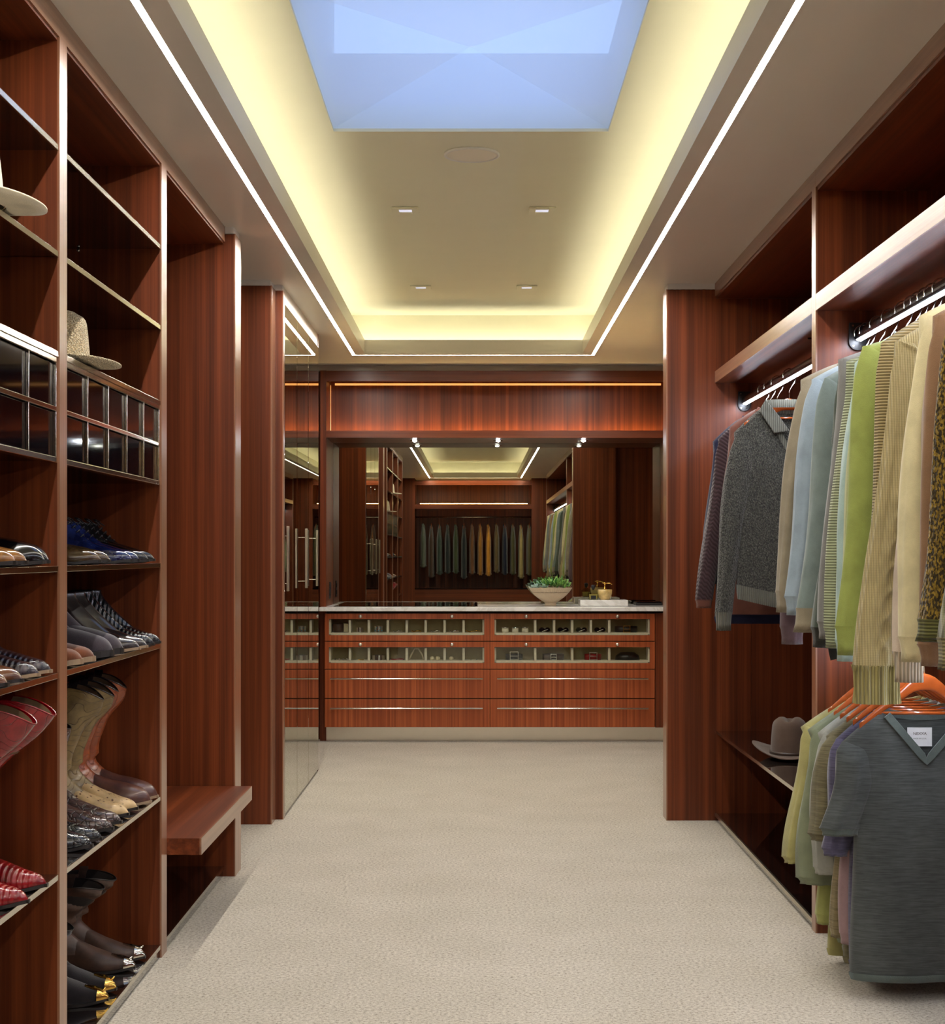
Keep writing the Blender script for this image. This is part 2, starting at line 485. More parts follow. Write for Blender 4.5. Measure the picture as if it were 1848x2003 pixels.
# white shadow-gap trims on top of the tall panels
TRIM = 3
def captrim(x0, x1, y0, y1):
    global TRIM
    TRIM += 1
    struct(bx('trim_%d' % TRIM, M['white'], None, x0, x1, y0, y1, 2.63, ZS))

# ------------------------------------------------------------------ left joinery
LB = -1.50
def left_bay(Ya, Yb, stile, label, boxed=True, group=None):
    """bay between Ya and Yb, with its far side panel from Yb to Yb+stile"""
    u = thing('shelving_unit', label, 'shelving', ((LX+LB)/2, (Ya+Yb)/2, 0), group)
    bx('side_panel', M['wood_z'], u, LB, LX-.006, Yb, Yb+stile, 0, 2.598)
    bx('stile', M['edge'], u, LX-.006, LX, Yb, Yb+stile, 0, 2.598)
    bx('back_panel', M['wood_z'], u, LB-.02, LB, Ya, Yb+stile, 0, ZS)
    bx('top_panel', M['wood_y'], u, LB, LX-.006, Ya, Yb, 2.59, 2.61)
    bx('fascia', M['edge_y'], u, LX-.02, LX, Ya, Yb+stile, 2.598, ZS)
    zs = (2.33, 2.067) + ((1.82, 1.29, 1.027, .529) if boxed else (1.82, 1.55, 1.29, 1.027, .78, .529))
    for z in zs:
        s = bx('shelf', M['shelf'], u, LB, LX-.008, Ya+.001, Yb-.001, z-.012, z)
        bx('shelf_edge', M['chrome'], s, LX-.008, LX-.002, Ya+.001, Yb-.001, z-.014, z+.001, bevel=.001)
    s = bx('base', M['shelf'], u, LB, LX-.008, Ya, Yb, 0.0, .042)
    bx('base_edge', M['chrome'], s, LX-.008, LX-.002, Ya, Yb, 0.03, .044)
    for z in (2.33, 2.067, 1.29, 1.027):
        bm = bmesh.new(); lathe(bm, [(.001, 0), (.005, 0), (.005, .012), (.001, .012)], 0, 0, 0, 10)
        bmesh.ops.rotate(bm, verts=bm.verts, matrix=Matrix.Rotation(R(90), 3, 'X'))
        bmesh.ops.translate(bm, verts=bm.verts, vec=(-1.30, Yb, z-.018)); mk('shelf_pin', bm, M['chrome'], u, smooth=True)
    return u

def tie_case(Ya, Yb, n, label):
    """chrome framed case with two rows of small black fronts, hung under the 1.82 shelf"""
    u = thing('drawer_case', label, 'drawers', ((LX+LB)/2, (Ya+Yb)/2, 1.545), 'black fronted accessory cases')
    bx('case_body', M['black_gloss'], u, LB+.01, LX-.03, Ya+.004, Yb-.004, 1.550, 1.806)
    xs0, xs1 = LX-.03, LX-.004
    for z0, z1 in ((1.545, 1.560), (1.672, 1.684), (1.792, 1.806)):
        bx('rail', M['chrome'], u, xs0, xs1, Ya+.003, Yb-.003, z0, z1, bevel=.002)
    p = (Yb-Ya)/n
    for i in range(n+1):
        y = Ya+.006+i*(Yb-Ya-.012)/n
        bx('upright', M['chrome'], u, xs0, xs1-.002, y-.003, y+.003, 1.560, 1.792, bevel=.001)
    for r_ in ((1.561, 1.671), (1.685, 1.791)):
        for i in range(n):
            y0 = Ya+.006+i*(Yb-Ya-.012)/n+.005; y1 = Ya+.006+(i+1)*(Yb-Ya-.012)/n-.005
            bx('drawer_front', M['black_gloss'], u, xs0+.001, xs1-.010, y0, y1, r_[0], r_[1], bevel=.002)

b0 = left_bay(1.45, 2.55, .07, 'tall shelving bay on the left nearest the camera, seen only in the mirror', boxed=False)
bx('side_panel', M['wood_z'], b0, LB, LX, 1.38, 1.45, 0, ZS)
left_bay(2.62, 3.79, .068, 'tall wooden shelving bay at the left edge holding the white hat and red boots')
left_bay(3.858, 5.016, .084, 'tall wooden shelving bay with glass shelves holding the straw hat and most shoes')
tie_case(2.62, 3.79, 5, 'chrome framed case of black drawer fronts under the white hat shelf, cut by left edge')
tie_case(3.858, 5.016, 5, 'chrome framed case of ten black drawer fronts below the straw hat')

# bench nook
YN0, YN1 = 5.10, 6.28
u = thing('bench_nook', 'tall empty wood lined niche above the bench', 'niche', (-1.26, 5.69, 0))
bx('back_panel', M['wood_z'], u, LB-.02, LB, YN0, YN1+.15, 0, ZS)
bx('top_panel', M['wood_y'], u, LB, LX-.006, YN0, YN1, 2.59, 2.61)
bx('fascia', M['edge_y'], u, LX-.02, LX, YN0, YN1, 2.598, ZS)
s = bx('base', M['shelf'], u, LB, LX-.008, YN0, YN1, 0, .042)
bx('base_edge', M['chrome'], s, LX-.008, LX-.002, YN0, YN1, .03, .044)
u = thing('bench', 'low red wood bench seat with pale sheen painted on front edge, built into the niche', 'bench', (-1.2, 5.68, .32))
bx('seat', M['wood_y'], u, LB, -.921, YN0+.001, 6.25, .320, .375)
bx('sheen_edge', M['edge_y'], u, -.921, -.915, YN0+.001, 6.25, .320, .375)

def panel(label, x0, x1, y0, y1, edge_side, z1=2.632):
    u = thing('tall_panel', label, 'wood panel', ((x0+x1)/2, (y0+y1)/2, 0))
    if edge_side > 0:
        bx('panel_body', M['wood_z'], u, x0, x1-.006, y0, y1, 0, z1); bx('sheen_edge', M['edge'], u, x1-.006, x1, y0, y1, 0, z1)
    else:
        bx('panel_body', M['wood_z'], u, x0+.006, x1, y0, y1, 0, z1); bx('sheen_edge', M['edge'], u, x0, x0+.006, y0, y1, 0, z1)
    return u
panel('slim tall wood pilaster beside the bench end with pale sheen painted on its edge', -1.50, -.988, 6.281, 6.43, 1)
captrim(-1.5, -.995, 6.281, 6.43)
panel('broad dark wood panel between the bench pilaster and the mirrored doors', -1.75, -1.0, 7.49, 7.63, 1)
captrim(-1.75, -1.007, 7.49, 7.63)
panel('narrow wood panel framing the near side of the mirrored doors', -1.75, -.961, 7.631, 7.68, 1)
captrim(-1.75, -.966, 7.631, 7.68)

# mirrored wardrobe
u = thing('mirrored_wardrobe', 'floor to ceiling wardrobe with three mirrored doors left of the dresser', 'wardrobe', (-1.3, 8.5, 0))
bx('carcass', M['wood_z'], u, -1.75, -.985, 7.681, 9.33, .0, 2.575)
bx('end_panel', M['wood_z'], u, -1.75, -.965, 9.331, 9.36, 0, ZS)
bx('top_panel', M['soffit'], u, -1.75, -.967, 7.681, 9.36, 2.583, ZS)
for a, b_ in ((7.69, 8.208), (8.218, 8.758), (8.768, 9.325)):
    d = bx('door', M['mirror'], u, -.984, -.961, a, b_, .012, 2.577, bevel=.004)
    yh, xo = {7.69: (7.712, -.942), 8.218: (8.42, -.928), 8.768: (8.98, -.928)}[a]
    bm = bmesh.new(); box(bm, xo-.012, xo, yh-.016, yh+.016, 1.134, 1.46)
    box(bm, -.961, xo-.012, yh-.006, yh+.006, 1.17, 1.174); box(bm, -.961, xo-.012, yh-.006, yh+.006, 1.41, 1.414)
    mk('handle', bm, M['steel'], d, bevel=.003)

# ------------------------------------------------------------------ right joinery
RB = 1.80
RODX, RODZ, RODL = 1.325, 2.08, 1.067
def rail(parent, y0, y1, z):
    bm = bmesh.new(); n = 20
    prof = [(RODX+.014*math.cos(2*math.pi*i/n), z+.02*math.sin(2*math.pi*i/n)) for i in range(n)]
    prism(bm, prof, 'y', y0, y1)
    r_ = mk('hanging_rail', bm, M['rail'], parent, smooth=False)
    bm = bmesh.new(); prism(bm, [(RODX-.0100, z-.0165), (RODX-.006, z-.0195), (RODX+.006, z-.0225), (RODX+.006, z-.0180), (RODX-.004, z-.0160), (RODX-.007, z-.014)], 'y', y0+.02, y1-.02)
    mk('led_strip', M and bm, M['led_rail'], r_)
    for y in (y0, y1):
        yy0, yy1 = (y, y+.006) if y == y0 else (y-.006, y)
        bm = bmesh.new()
        pr = [(RODX-.03, z+.045), (RODX+.03, z+.045), (RODX+.032, z-.02)]+[(RODX+.032*math.cos(a), z-.02+.032*math.sin(a)) for a in [-math.pi*k/10 for k in range(1, 10)]]+[(RODX-.032, z-.02)]
        prism(bm, pr, 'y', yy0, yy1); mk('bracket', bm, M['black'], r_, bevel=.001)
        for sx, sz in ((-.018, .034), (-.016, -.037), (.012, -.037)):
            yv = yy0-.002 if y == y1 else yy1
            bx('screw', M['chrome'], r_, RODX+sx-.003, RODX+sx+.003, yv, yv+.002, z+sz-.003, z+sz+.003)
    return r_

def right_bay(Ya, Yb, stile, label, lower):
    u = thing('open_wardrobe', label, 'wardrobe', ((RX+RB)/2, (Ya+Yb)/2, 0))
    bx('side_panel', M['wood_z'], u, RX+.006, RB, Ya-stile, Ya, 0, 2.598)
    bx('stile', M['edge'], u, RX, RX+.006, Ya-stile, Ya, 0, 2.598)
    bx('back_panel', M['wood_z'], u, RB, RB+.02, Ya-stile, Yb, 0, ZS)
    bx('top_panel', M['wood_y'], u, RX+.006, RB, Ya, Yb, 2.585, 2.605)
    bx('fascia', M['edge_y'], u, RX, RX+.02, Ya-stile, Yb, 2.598, ZS)
    s = bx('upper_shelf', M['wood_y'], u, RX+.006, RB, Ya+.001, Yb-.001, 2.168, 2.225)
    bx('shelf_edge', M['edge_y'], s, RX, RX+.006, Ya+.001, Yb-.001, 2.168, 2.225)
    if not lower:
        s = bx('base', M['shelf'], u, RX+.008, RB, Ya, Yb, 0, .036)
        bx('base_edge', M['steel'], s, RX, RX+.008, Ya, Yb, .022, .038)
    rail(u, Ya+.002, Yb-.002, RODZ)
    if lower: rail(u, Ya+.002, Yb-.002, RODL)
    return u
r1 = right_bay(5.40, 7.598, .06, 'far bay of the open wardrobe on the right, with the felt hat shelf', False)
s = bx('glass_shelf', M['shelf'], r1, RX+.012, RB, 5.402, 7.596, .433, .445)
bx('shelf_edge', M['chrome'], s, RX+.006, RX+.012, 5.402, 7.596, .431, .446)
bx('side_panel', M['wood_z'], r1, 1.361, RB+.02, 7.60, 7.64, 0, ZS)
bm = bmesh.new(); tube(bm, [(RODX-.03, 6.0, 2.164), (RODX+.03, 6.0, 2.164)], .004); tube(bm, [(RODX, 6.0, 2.10), (RODX, 6.0, 2.167)], .004); mk('rail_support', bm, M['chrome'], r1)
r2 = right_bay(2.6, 5.338, .06, 'near bay of the open wardrobe at the right edge, with two rails of tops', True)
r3 = right_bay(-3.2, 2.538, .06, 'wardrobe bay nearest the camera on the right, seen only in the mirror', False)
panel('tall wood end panel on the right between wardrobe and dresser', .94, 1.36, 7.60, 7.73, -1)
captrim(.947, 1.36, 7.60, 7.73)

# ------------------------------------------------------------------ end wall with dresser
YD = 10.75; K = YD/3000
def dx_(px): return (px-932)*K
def dz_(py): return 1.32-(py-1084)*K
u = thing('dresser_surround', 'wood surround over the dresser with glowing recess and overhead beam', 'wall joinery', (0, 11.0, 0))
bx('side_stile', M['wood_z'], u, -1.107, -1.063, 10.85, 11.37, 0, 2.62)
bx('side_stile', M['wood_z'], u, 1.36, 1.40, 10.85, 11.37, 0, 2.62)
bx('side_panel', M['wood_z'], u, -1.90, -1.107, 10.95, 11.0, 0, 2.62)
bx('fascia', M['wood_x'], u, -1.063, 1.36, 10.85, 10.89, 2.545, 2.618)
bx('recess_panel', M['wood_z'], u, -1.063, 1.36, 11.16, 11.18, 2.17, 2.62)
bx('recess_top', M['wood_x'], u, -1.063, 1.36, 10.89, 11.16, 2.60, 2.618)
bx('beam', M['wood_x'], u, -1.063, 1.36, 10.85, 11.37, 2.143, 2.160)
bx('beam_front', M['wood_x'], u, -1.063, 1.36, 10.85, 10.87, 2.160, 2.195)
bx('led_strip', M['led_warm'], u, -1.03, 1.34, 11.10, 11.115, 2.161, 2.168)
struct(bx('trim_%d' % 20, M['soffit'], None, -2.58, 1.86, 10.90, 11.0, 2.625, ZS))
bx('painted_glow', M['glow_line'], u, -1.03, 1.34, 11.153, 11.16, 2.548, 2.562)  # reflected LED glow along the recess top, drawn as an emissive line
bx('painted_glow', M['glow_line'], u, -1.062, -1.060, 11.15, 11.16, 2.20, 2.548)  # the same drawn glow down the left side of the recess
# mirror on the wall
mir = tag(bx('wall_mirror', M['mirror'], None, -1.061, 1.358, YB, YB+.008, .949, 2.142), 'wide frameless mirror on the wall behind the dresser top', 'mirror')
# puck lights
for px, nm in ((811, 'left'), (974, 'middle'), (1141, 'right')):
    x = (px-932)*11.1/3000
    t = thing('puck_light', 'small bright puck light under the beam above the mirror, %s one of the three' % nm, 'light', (x, 11.1, 2.143), 'puck lights over the dresser')
    bm = bmesh.new(); lathe(bm, [(.034, 0), (.034, -.003), (.026, -.004), (.014, -.003)], x, 11.1, 2.143, 24); mk('rim', bm, M['chrome'], t, smooth=True)
    bm = bmesh.new(); lathe(bm, [(.015, -.003), (.013, -.007), (.007, -.010), (.001, -.011)], x, 11.1, 2.143, 24); mk('lens', bm, M['puck'], t)
# dresser
DR = thing('dresser', 'wide red wood dresser with glass-fronted top drawers and steel bar handles', 'dresser', (.1, 11.0, 0))
X0, X1, X2, X3 = dx_(635), dx_(958), dx_(1281), 1.36
bx('side_panel', M['wood_z'], DR, X0, X0+.012, YD+.022, YB, .105, .905)
bx('side_panel', M['wood_z'], DR, X2+.002, X3-.001, YD+.001, YB, .105, .905)
bx('partition', M['wood_z'], DR, X1-.008, X1+.008, YD+.024, YB, .105, .905)
bx('back_panel', M['wood_z'], DR, X0+.012, X2, YB-.012, YB-.002, .105, .905)
bx('bottom_panel', M['wood_x'], DR, X0+.012, X2, YD+.024, YB-.012, .105, .118)
bx('toe_kick', M['kick'], DR, X0, X3-.001, 10.85, 10.87, 0, .105)
for yy_ in (1254.5, 1309, 1366.6): bx('gap_shadow', M['dark'], DR, X0+.012, X2, YD+.016, YD+.022, dz_(yy_)-.012, dz_(yy_)+.012)
bx('gap_shadow', M['dark'], DR, X1-.012, X1+.012, YD+.0205, YD+.0235, .11, .90)
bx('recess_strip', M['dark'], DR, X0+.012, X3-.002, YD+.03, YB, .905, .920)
rows = [(1199.5, 1254.5), (1254.5, 1309), (1309, 1366.6), (1366.6, 1423)]
BANK = [(X0+.001, X1-.0015), (X1+.0015, X2-.001)]
WIN = []
divs = {(0, 0): 8, (0, 1): 8}
rdiv = {(1, 0): (1047, 1084, 1119.5, 1156, 1192), (1, 1): (1047, 1119.5, 1192)}
for bi, (xa, xb) in enumerate(BANK):
    for ri, (ya, yb) in enumerate(rows):
        z1, z0 = dz_(ya)-.003, dz_(yb)+.003
        if ri < 2:
            wx0, wx1 = (dx_(643), dx_(947)) if bi == 0 else (dx_(967), dx_(1271))
            wz1, wz0 = z1-.038, z0+.040
            bm = bmesh.new()
            box(bm, xa, wx0, YD, YD+.02, z0, z1); box(bm, wx1, xb, YD, YD+.02, z0, z1)
            box(bm, wx0, wx1, YD, YD+.02, z0, wz0); box(bm, wx0, wx1, YD, YD+.02, wz1, z1)
            d = mk('drawer', bm, M['drawer'], DR)
            bx('glass_pane', M['glass'], d, wx0, wx1, YD+.012, YD+.014, wz0, wz1)
            # liner: tray with dividers
            bm = bmesh.new()
            lx0, lx1 = wx0+.012, wx1-.012; lz0, lz1 = wz0+.004, wz1-.004; fy, by = YD+.024, YD+.15
            box(bm, lx0, lx1, fy, by, lz0-.004, lz0+.012)
            box(bm, lx0-.012, lx0, fy, by, lz0, lz1); box(bm, lx1, lx1+.012, fy, by, lz0, lz1)
            if bi == 0: ds = [lx0+(lx1-lx0)*k/8 for k in range(1, 8)]
            else: ds = [dx_(p) for p in rdiv[(1, ri)]]
            for q in ds: box(bm, q-.008, q+.008, fy, by, lz0+.008, lz1-.004)
            mk('liner', bm, M['liner'], d)
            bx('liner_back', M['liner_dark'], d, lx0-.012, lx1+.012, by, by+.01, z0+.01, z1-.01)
            WIN.append((bi, ri, lx0, lx1, lz0+.012, [lx0]+ds+[lx1]))
            for kp in ((705, 884) if bi == 0 else (1029, 1207)):
                bm = bmesh.new(); lathe(bm, [(.001, .028), (.009, .027), (.0125, .020), (.012, .014), (.005, .010), (.005, 0)], 0, 0, 0, 16)
                bmesh.ops.rotate(bm, verts=bm.verts, matrix=Matrix.Rotation(R(90), 3, 'X'))
                bmesh.ops.translate(bm, verts=bm.verts, vec=(dx_(kp), YD, z1-.018)); mk('knob', bm, M['knob'], d, smooth=True)
        else:
            d = bx('drawer', M['drawer'], DR, xa, xb, YD, YD+.02, z0, z1, bevel=.001)
            ha, hb = (dx_(646), dx_(944)) if bi == 0 else (dx_(972), dx_(1267))
            hz = dz_(1327 if ri == 2 else 1385)
            bm = bmesh.new(); tube(bm, [(ha, YD-.035, hz), (hb, YD-.035, hz)], .0065, 10)
            for hx in (ha+.02, (ha+hb)/2, hb-.02): tube(bm, [(hx, YD-.035, hz), (hx, YD, hz)], .005, 8)
            mk('handle', bm, M['chrome'], d, smooth=False)
ct = thing('countertop', 'white marble slab on the dresser with a dark glass inset on the left', 'countertop', (.1, 11.0, .92))
bx('slab', M['marble'], ct, -1.105 if False else X0-.035, 1.358, YD-.05, YB-.001, .921, .949, bevel=.003)
bx('glass_inset', M['shelf'], ct, (660-932)*11.2/3000, (934-932)*11.2/3000, 10.88, YB-.03, .949, .9505)
# outlet
t = thing('wall_outlet', 'black wall outlet plate on the side panel left of the mirror', 'outlet', (-1.063, 11.1, 1.06))
bx('plate', M['black'], t, -1.063, -1.057, 11.06, 11.14, 1.0, 1.12, bevel=.001)
for z in (1.035, 1.085): bx('socket', M['dark'], t, -1.057, -1.055, 11.08, 11.12, z-.015, z+.015, bevel=.001)
# ------------------------------------------------------------------ small things in the drawers
def rnd(a, b): return random.uniform(a, b)
M['gold'] = metal('gold', (226, 180, 90), .2)
M['silver'] = metal('silver', (220, 220, 220), .2)
M['turq'] = plain('turquoise', (60, 140, 170), .3)
M['red_belt'] = leather('red_belt', (150, 14, 22), .3)
M['blk_belt'] = leather('black_belt', (24, 20, 20), .35)
M['brn_belt'] = leather('brown_belt', (62, 40, 30), .5)
M['ivory'] = plain('ivory', (220, 205, 170), .4)
def slot(bi, ri, k):
    for w_ in WIN:
        if w_[0] == bi and w_[1] == ri:
            return (w_[5][k]+w_[5][k+1])/2, w_[4]
YI = YD+.06
def ring_(name, label, mat, x, z, r, h, cat='bracelet', extra=None, group=None):
    t = thing(name, label, cat, (x, YI, z), group)
    bm = bmesh.new(); lathe(bm, [(r-.003, 0), (r, 0), (r, h), (r-.003, h), (r-.003, 0)], x, YI+.01, z, 24, 1, .8); mk('band', bm, mat, t, smooth=False)
    if extra:
        for i in range(5):
            a = -math.pi/2+(i-2)*.45
            bm = bmesh.new(); bmesh.ops.create_icosphere(bm, subdivisions=1, radius=.005)
            bmesh.ops.translate(bm, verts=bm.verts, vec=(x+r*math.cos(a), YI+.01+r*.8*math.sin(a), z+h*(.3+.4*(i % 2)))); mk('stone', bm, extra, t, smooth=True)
    return t
x, z = slot(0, 0, 0)
t = thing('rolled_strap', 'rolled brown strap with pale ribs in the far left compartment of the top drawer', 'belt', (x, YI, z))
bm = bmesh.new(); lathe(bm, [(.001, 0), (.04, 0), (.046, .01), (.046, .055), (.04, .065), (.001, .065)], x-.022, YI+.03, z, 20, .9, .9); mk('roll', bm, M['brn_belt'], t, smooth=True)
for i in range(5): bx('rib', M['ivory'], t, x+.02, x+.052, YI+.01+i*.01, YI+.016+i*.01, z+.004, z+.062-.003*i, bevel=.001)
x, z = slot(0, 0, 1); ring_('cuff_bracelet', 'plain brushed silver cuff in the top left drawer', M['silver'], x, z, .024, .035)
x, z = slot(0, 0, 2); ring_('stone_cuff', 'silver cuff set with turquoise stones in the top left drawer', M['silver'], x, z, .030, .046, extra=M['turq'])
def chain(name, label, mat, x, z, wd, hgt=.012, cat='bracelet', group=None):
    bm = bmesh.new(); pts = []
    for i in range(25):
        a = i/24*6.283*1.0
        pts.append((x+wd*math.cos(a), YI+.02*math.sin(a), z+.005+hgt*abs(math.sin(a*1.5))*.6))
    tube(bm, pts, .0035, 6); return tag(mk(name, bm, mat, smooth=True), label, cat, group)
for k, (m_, nm) in zip((3, 4, 5, 6, 7), (('silver', 'thin silver chain lying in the fourth compartment of the top left drawer'), ('gold', 'thin gold chain lying in the fifth compartment of the top left drawer'), ('silver', 'slim silver bangle in the sixth compartment of the top left drawer'), ('silver', 'flat silver chain in the seventh compartment of the top left drawer'), ('gold', 'gold chain in the last compartment of the top left drawer'))):
    x, z = slot(0, 0, k); chain('chain_bracelet', nm, M[m_], x, z, .032 if k < 7 else .05, .014, group='bracelets in the top left drawer')
x, z = slot(0, 1, 0)
for i in range(4): 
    tag(bx('cufflink', M['silver'], None, x-.045+i*.028, x-.033+i*.028, YI, YI+.012, z, z+.012, bevel=.002), ('leftmost','second','third','last')[i]+' of the silver cufflinks in the second left drawer', 'cufflink', 'silver cufflinks in the second left drawer')
x, z = slot(0, 1, 1)
tag(bx('tie_clip', M['gold'], None, x-.01, x+.03, YI, YI+.008, z, z+.006, bevel=.001), 'gold tie clip in the second compartment of the second left drawer', 'tie clip')
x, z = slot(0, 1, 2); ring_('wide_bracelet', 'broad polished silver bangle with a bright face in the second left drawer', M['silver'], x, z, .044, .036)
x, z = slot(0, 1, 3); chain('cord_bracelet', 'dark red beaded cord bracelet in the second left drawer', M['red_belt'], x, z, .045, .006)
x, z = slot(0, 1, 4)
bm = bmesh.new(); tube(bm, [(x-.05, YI, z+.005), (x-.035, YI, z+.04), (x-.015, YI+.01, z+.08), (x+.015, YI+.01, z+.08), (x+.04, YI, z+.04), (x+.05, YI, z+.005)], .0055, 8)
tag(mk('stone_necklace', bm, M['ivory'], smooth=True), 'pale strand necklace spread like an arch in the second left drawer', 'necklace')
x, z = slot(0, 1, 5)
for i, s_ in enumerate((-.022, .018)):
    bm = bmesh.new(); lathe(bm, [(.001, 0), (.016, .002), (.017, .016), (.010, .026), (.001, .027)], x+s_, YI, z, 16)
    tag(mk('ivory_button', bm, M['ivory'], smooth=True), 'round ivory stud, %s of a pair in the sixth compartment' % ('left' if i == 0 else 'right'), 'stud', 'ivory studs in the second left drawer')
x, z = slot(0, 1, 6)
bm = bmesh.new(); lathe(bm, [(.001, 0), (.015, .002), (.016, .016), (.009, .025), (.001, .026)], x-.02, YI, z, 16)
tag(mk('ivory_button', bm, M['ivory'], smooth=True), 'single round ivory stud in the seventh compartment of the second left drawer', 'stud')
x, z = slot(0, 1, 7)
for i in range(2):
    bm = bmesh.new(); bmesh.ops.create_icosphere(bm, subdivisions=2, radius=.006); bmesh.ops.translate(bm, verts=bm.verts, vec=(x-.015+i*.04, YI, z+.006))
    tag(mk('pearl_stud', bm, M['silver'], smooth=True), 'tiny bright stud, %s of two in the last compartment' % ('left' if i == 0 else 'right'), 'stud', 'tiny studs in the second left drawer')
# right bank
x, z = slot(1, 0, 0)
for i in range(3):
    t = thing('lidded_jar', ('left', 'middle', 'right')[i]+' of three small pale cylinders in the top right drawer', 'cuff', (x-.073+i*.07, YI, z), 'pale cylinders in the top right drawer')
    bm = bmesh.new(); lathe(bm, [(.001, 0), (.022, 0), (.024, .01), (.022, .03), (.001, .03)], x-.073+i*.07, YI, z, 20); mk('body', bm, M['liner'], t, smooth=True)
    bm = bmesh.new(); lathe(bm, [(.024, .03), (.025, .032), (.025, .038), (.001, .040)], x-.073+i*.07, YI, z, 20); mk('rim', bm, M['silver'], t, smooth=True)
for k, nm in zip((1, 2, 3, 4), ('second', 'third', 'fourth', 'fifth')):
    x, z = slot(1, 0, k)
    t = thing('sunglasses', 'folded dark sunglasses in the %s compartment of the top right drawer' % nm, 'sunglasses', (x, YI, z), 'sunglasses in the top right drawer')
    for s_ in (-.018, .022):
        bm = bmesh.new(); lathe(bm, [(.001, .012), (.012, .010), (.021, 0), (.018, -.002), (.001, -.002)], 0, 0, 0, 16, 1, .8)
        bmesh.ops.rotate(bm, verts=bm.verts, matrix=Matrix.Rotation(R(75), 3, 'X')); bmesh.ops.translate(bm, verts=bm.verts, vec=(x+s_, YI, z+.020)); mk('lens', bm, M['black_gloss'], t, smooth=True)
    bm = bmesh.new(); tube(bm, [(x+.043, YI+.002, z+.025), (x+.02, YI-.012, z+.022), (x-.02, YI-.012, z+.006)], .0022, 6); mk('temple', bm, M['silver'], t)
    bm = bmesh.new(); tube(bm, [(x-.005, YI-.004, z+.03), (x+.002, YI-.008, z+.033), (x+.009, YI-.004, z+.03)], .002, 6); mk('bridge', bm, M['silver'], t)
def belt(label, x, z, leatherm, bucklem, s=.04, w_=.08):
    t = thing('coiled_belt', label, 'belt', (x, YI, z))
    bm = bmesh.new(); lathe(bm, [(w_-.008, 0), (w_, .001), (w_, .042), (w_-.008, .043), (w_-.012, .02), (w_-.008, 0)], x, YI+w_*.55, z, 32, 1, .55); mk('strap', bm, leatherm, t, smooth=True)
    bm = bmesh.new(); ring_slab(bm, x-s/1.6, x+s/1.6, z, z+s*1.25, x-s/1.6+.006, x+s/1.6-.006, z+.006, z+s*1.25-.006, 0, .005)
    for v in bm.verts: v.co = Vector((v.co.x, YI-.008-v.co.z, v.co.y))
    mk('buckle', bm, bucklem, t, bevel=.001)
    bx('prong', bucklem, t, x-s/1.6, x+s/1.6, YI-.017, YI-.013, z+s*.6-.002, z+s*.6+.002)
x, z = slot(1, 0, 5); belt('coiled black belt with a square gold buckle in the top right drawer', x-.01, z, M['blk_belt'], M['gold'])
x, z = slot(1, 1, 0); belt('coiled dark belt with a square steel buckle in the second right drawer', x-.03+.02, z, M['blk_belt'], M['silver'], .05, .06)
x, z = slot(1, 1, 1); belt('coiled studded brown belt with a small silver buckle in the second right drawer', x, z, M['brn_belt'], M['silver'], .036, .075)
x, z = slot(1, 1, 2); belt('coiled bright red belt with a steel buckle in the second right drawer', x+.02, z, M['red_belt'], M['silver'], .046, .06)
x, z = slot(1, 1, 3)
t = thing('leather_pouch', 'dark grey domed leather pouch with a tiny stud in the second right drawer', 'pouch', (x, YI, z))
bm = bmesh.new(); lathe(bm, [(.001, .055), (.05, .052), (.082, .03), (.088, .0)], x, YI+.05, z, 24, 1, .6, cap1=True); mk('body', bm, M['blk_belt'], t, smooth=True)
bm = bmesh.new(); bmesh.ops.create_icosphere(bm, subdivisions=1, radius=.004); bmesh.ops.translate(bm, verts=bm.verts, vec=(x, YI+.002, z+.025)); mk('stud', bm, M['silver'], t)

# ------------------------------------------------------------------ things on the countertop
ZT = .949
YBW = 11.02; x = (1076.5-932)*YBW/3000
M['bowl'] = plain('stoneware', (196, 176, 148), .55, var=.04, bumpy=.1)
bowl = thing('fluted_bowl', 'wide fluted beige pedestal bowl on the marble top', 'bowl', (x, YBW, ZT))
bm = bmesh.new(); n = 120; rs = []
for r, z in [(.001, .0), (.040, 0), (.041, .006), (.038, .012), (.042, .022), (.062, .036), (.090, .056), (.116, .080), (.137, .104), (.151, .126), (.151, .130), (.145, .129), (.12, .100), (.05, .060), (.001, .050)]:
    rs.append([(x+(r*(1+(.022 if (i % 2 and .035 < r) else 0)))*math.cos(2*math.pi*i/n), YBW+(r*(1+(.022 if (i % 2 and .035 < r) else 0)))*.8*math.sin(2*math.pi*i/n), ZT+.001+z) for i in range(n)])
rings(bm, rs, True, True, True); mk('body', bm, M['bowl'], bowl, smooth=False)
plant = thing('succulent_plant', 'leafy green and grey-blue succulents growing in the fluted bowl', 'plant', (x, YBW, ZT+.11))
M['leaf'] = plain('leaf_green', (136, 184, 92), .45, var=.3, nscale=12)
M['leaf2'] = plain('leaf_dark', (74, 134, 62), .45, var=.3, nscale=12)
M['leaf3'] = plain('leaf_blue', (178, 206, 196), .5, var=.15, nscale=12)
bm = bmesh.new(); lathe(bm, [(.135, 0), (.10, .012), (.001, .02)], x, YBW, ZT+.095, 24, 1, .8); mk('soil', bm, M['dark'], plant)
def leafmesh(L_, W_):
    bm = bmesh.new(); rr = []
    for t_, w_, th in ((0, .25, .25), (.3, .8, .35), (.6, 1, .4), (.85, .7, .3), (1, .08, .08)):
        rr.append([(L_*t_, W_*.5*w_*math.cos(a), W_*.22*th*math.sin(a)+L_*.25*t_*t_) for a in [i*math.pi/3 for i in range(6)]])
    rings(bm, rr, True, True, True); bmesh.ops.recalc_face_normals(bm, faces=bm.faces)
    me = bpy.data.meshes.new('leaf'); bm.to_mesh(me); bm.free()
    for p in me.polygons: p.use_smooth = True
    return me
lm = {}
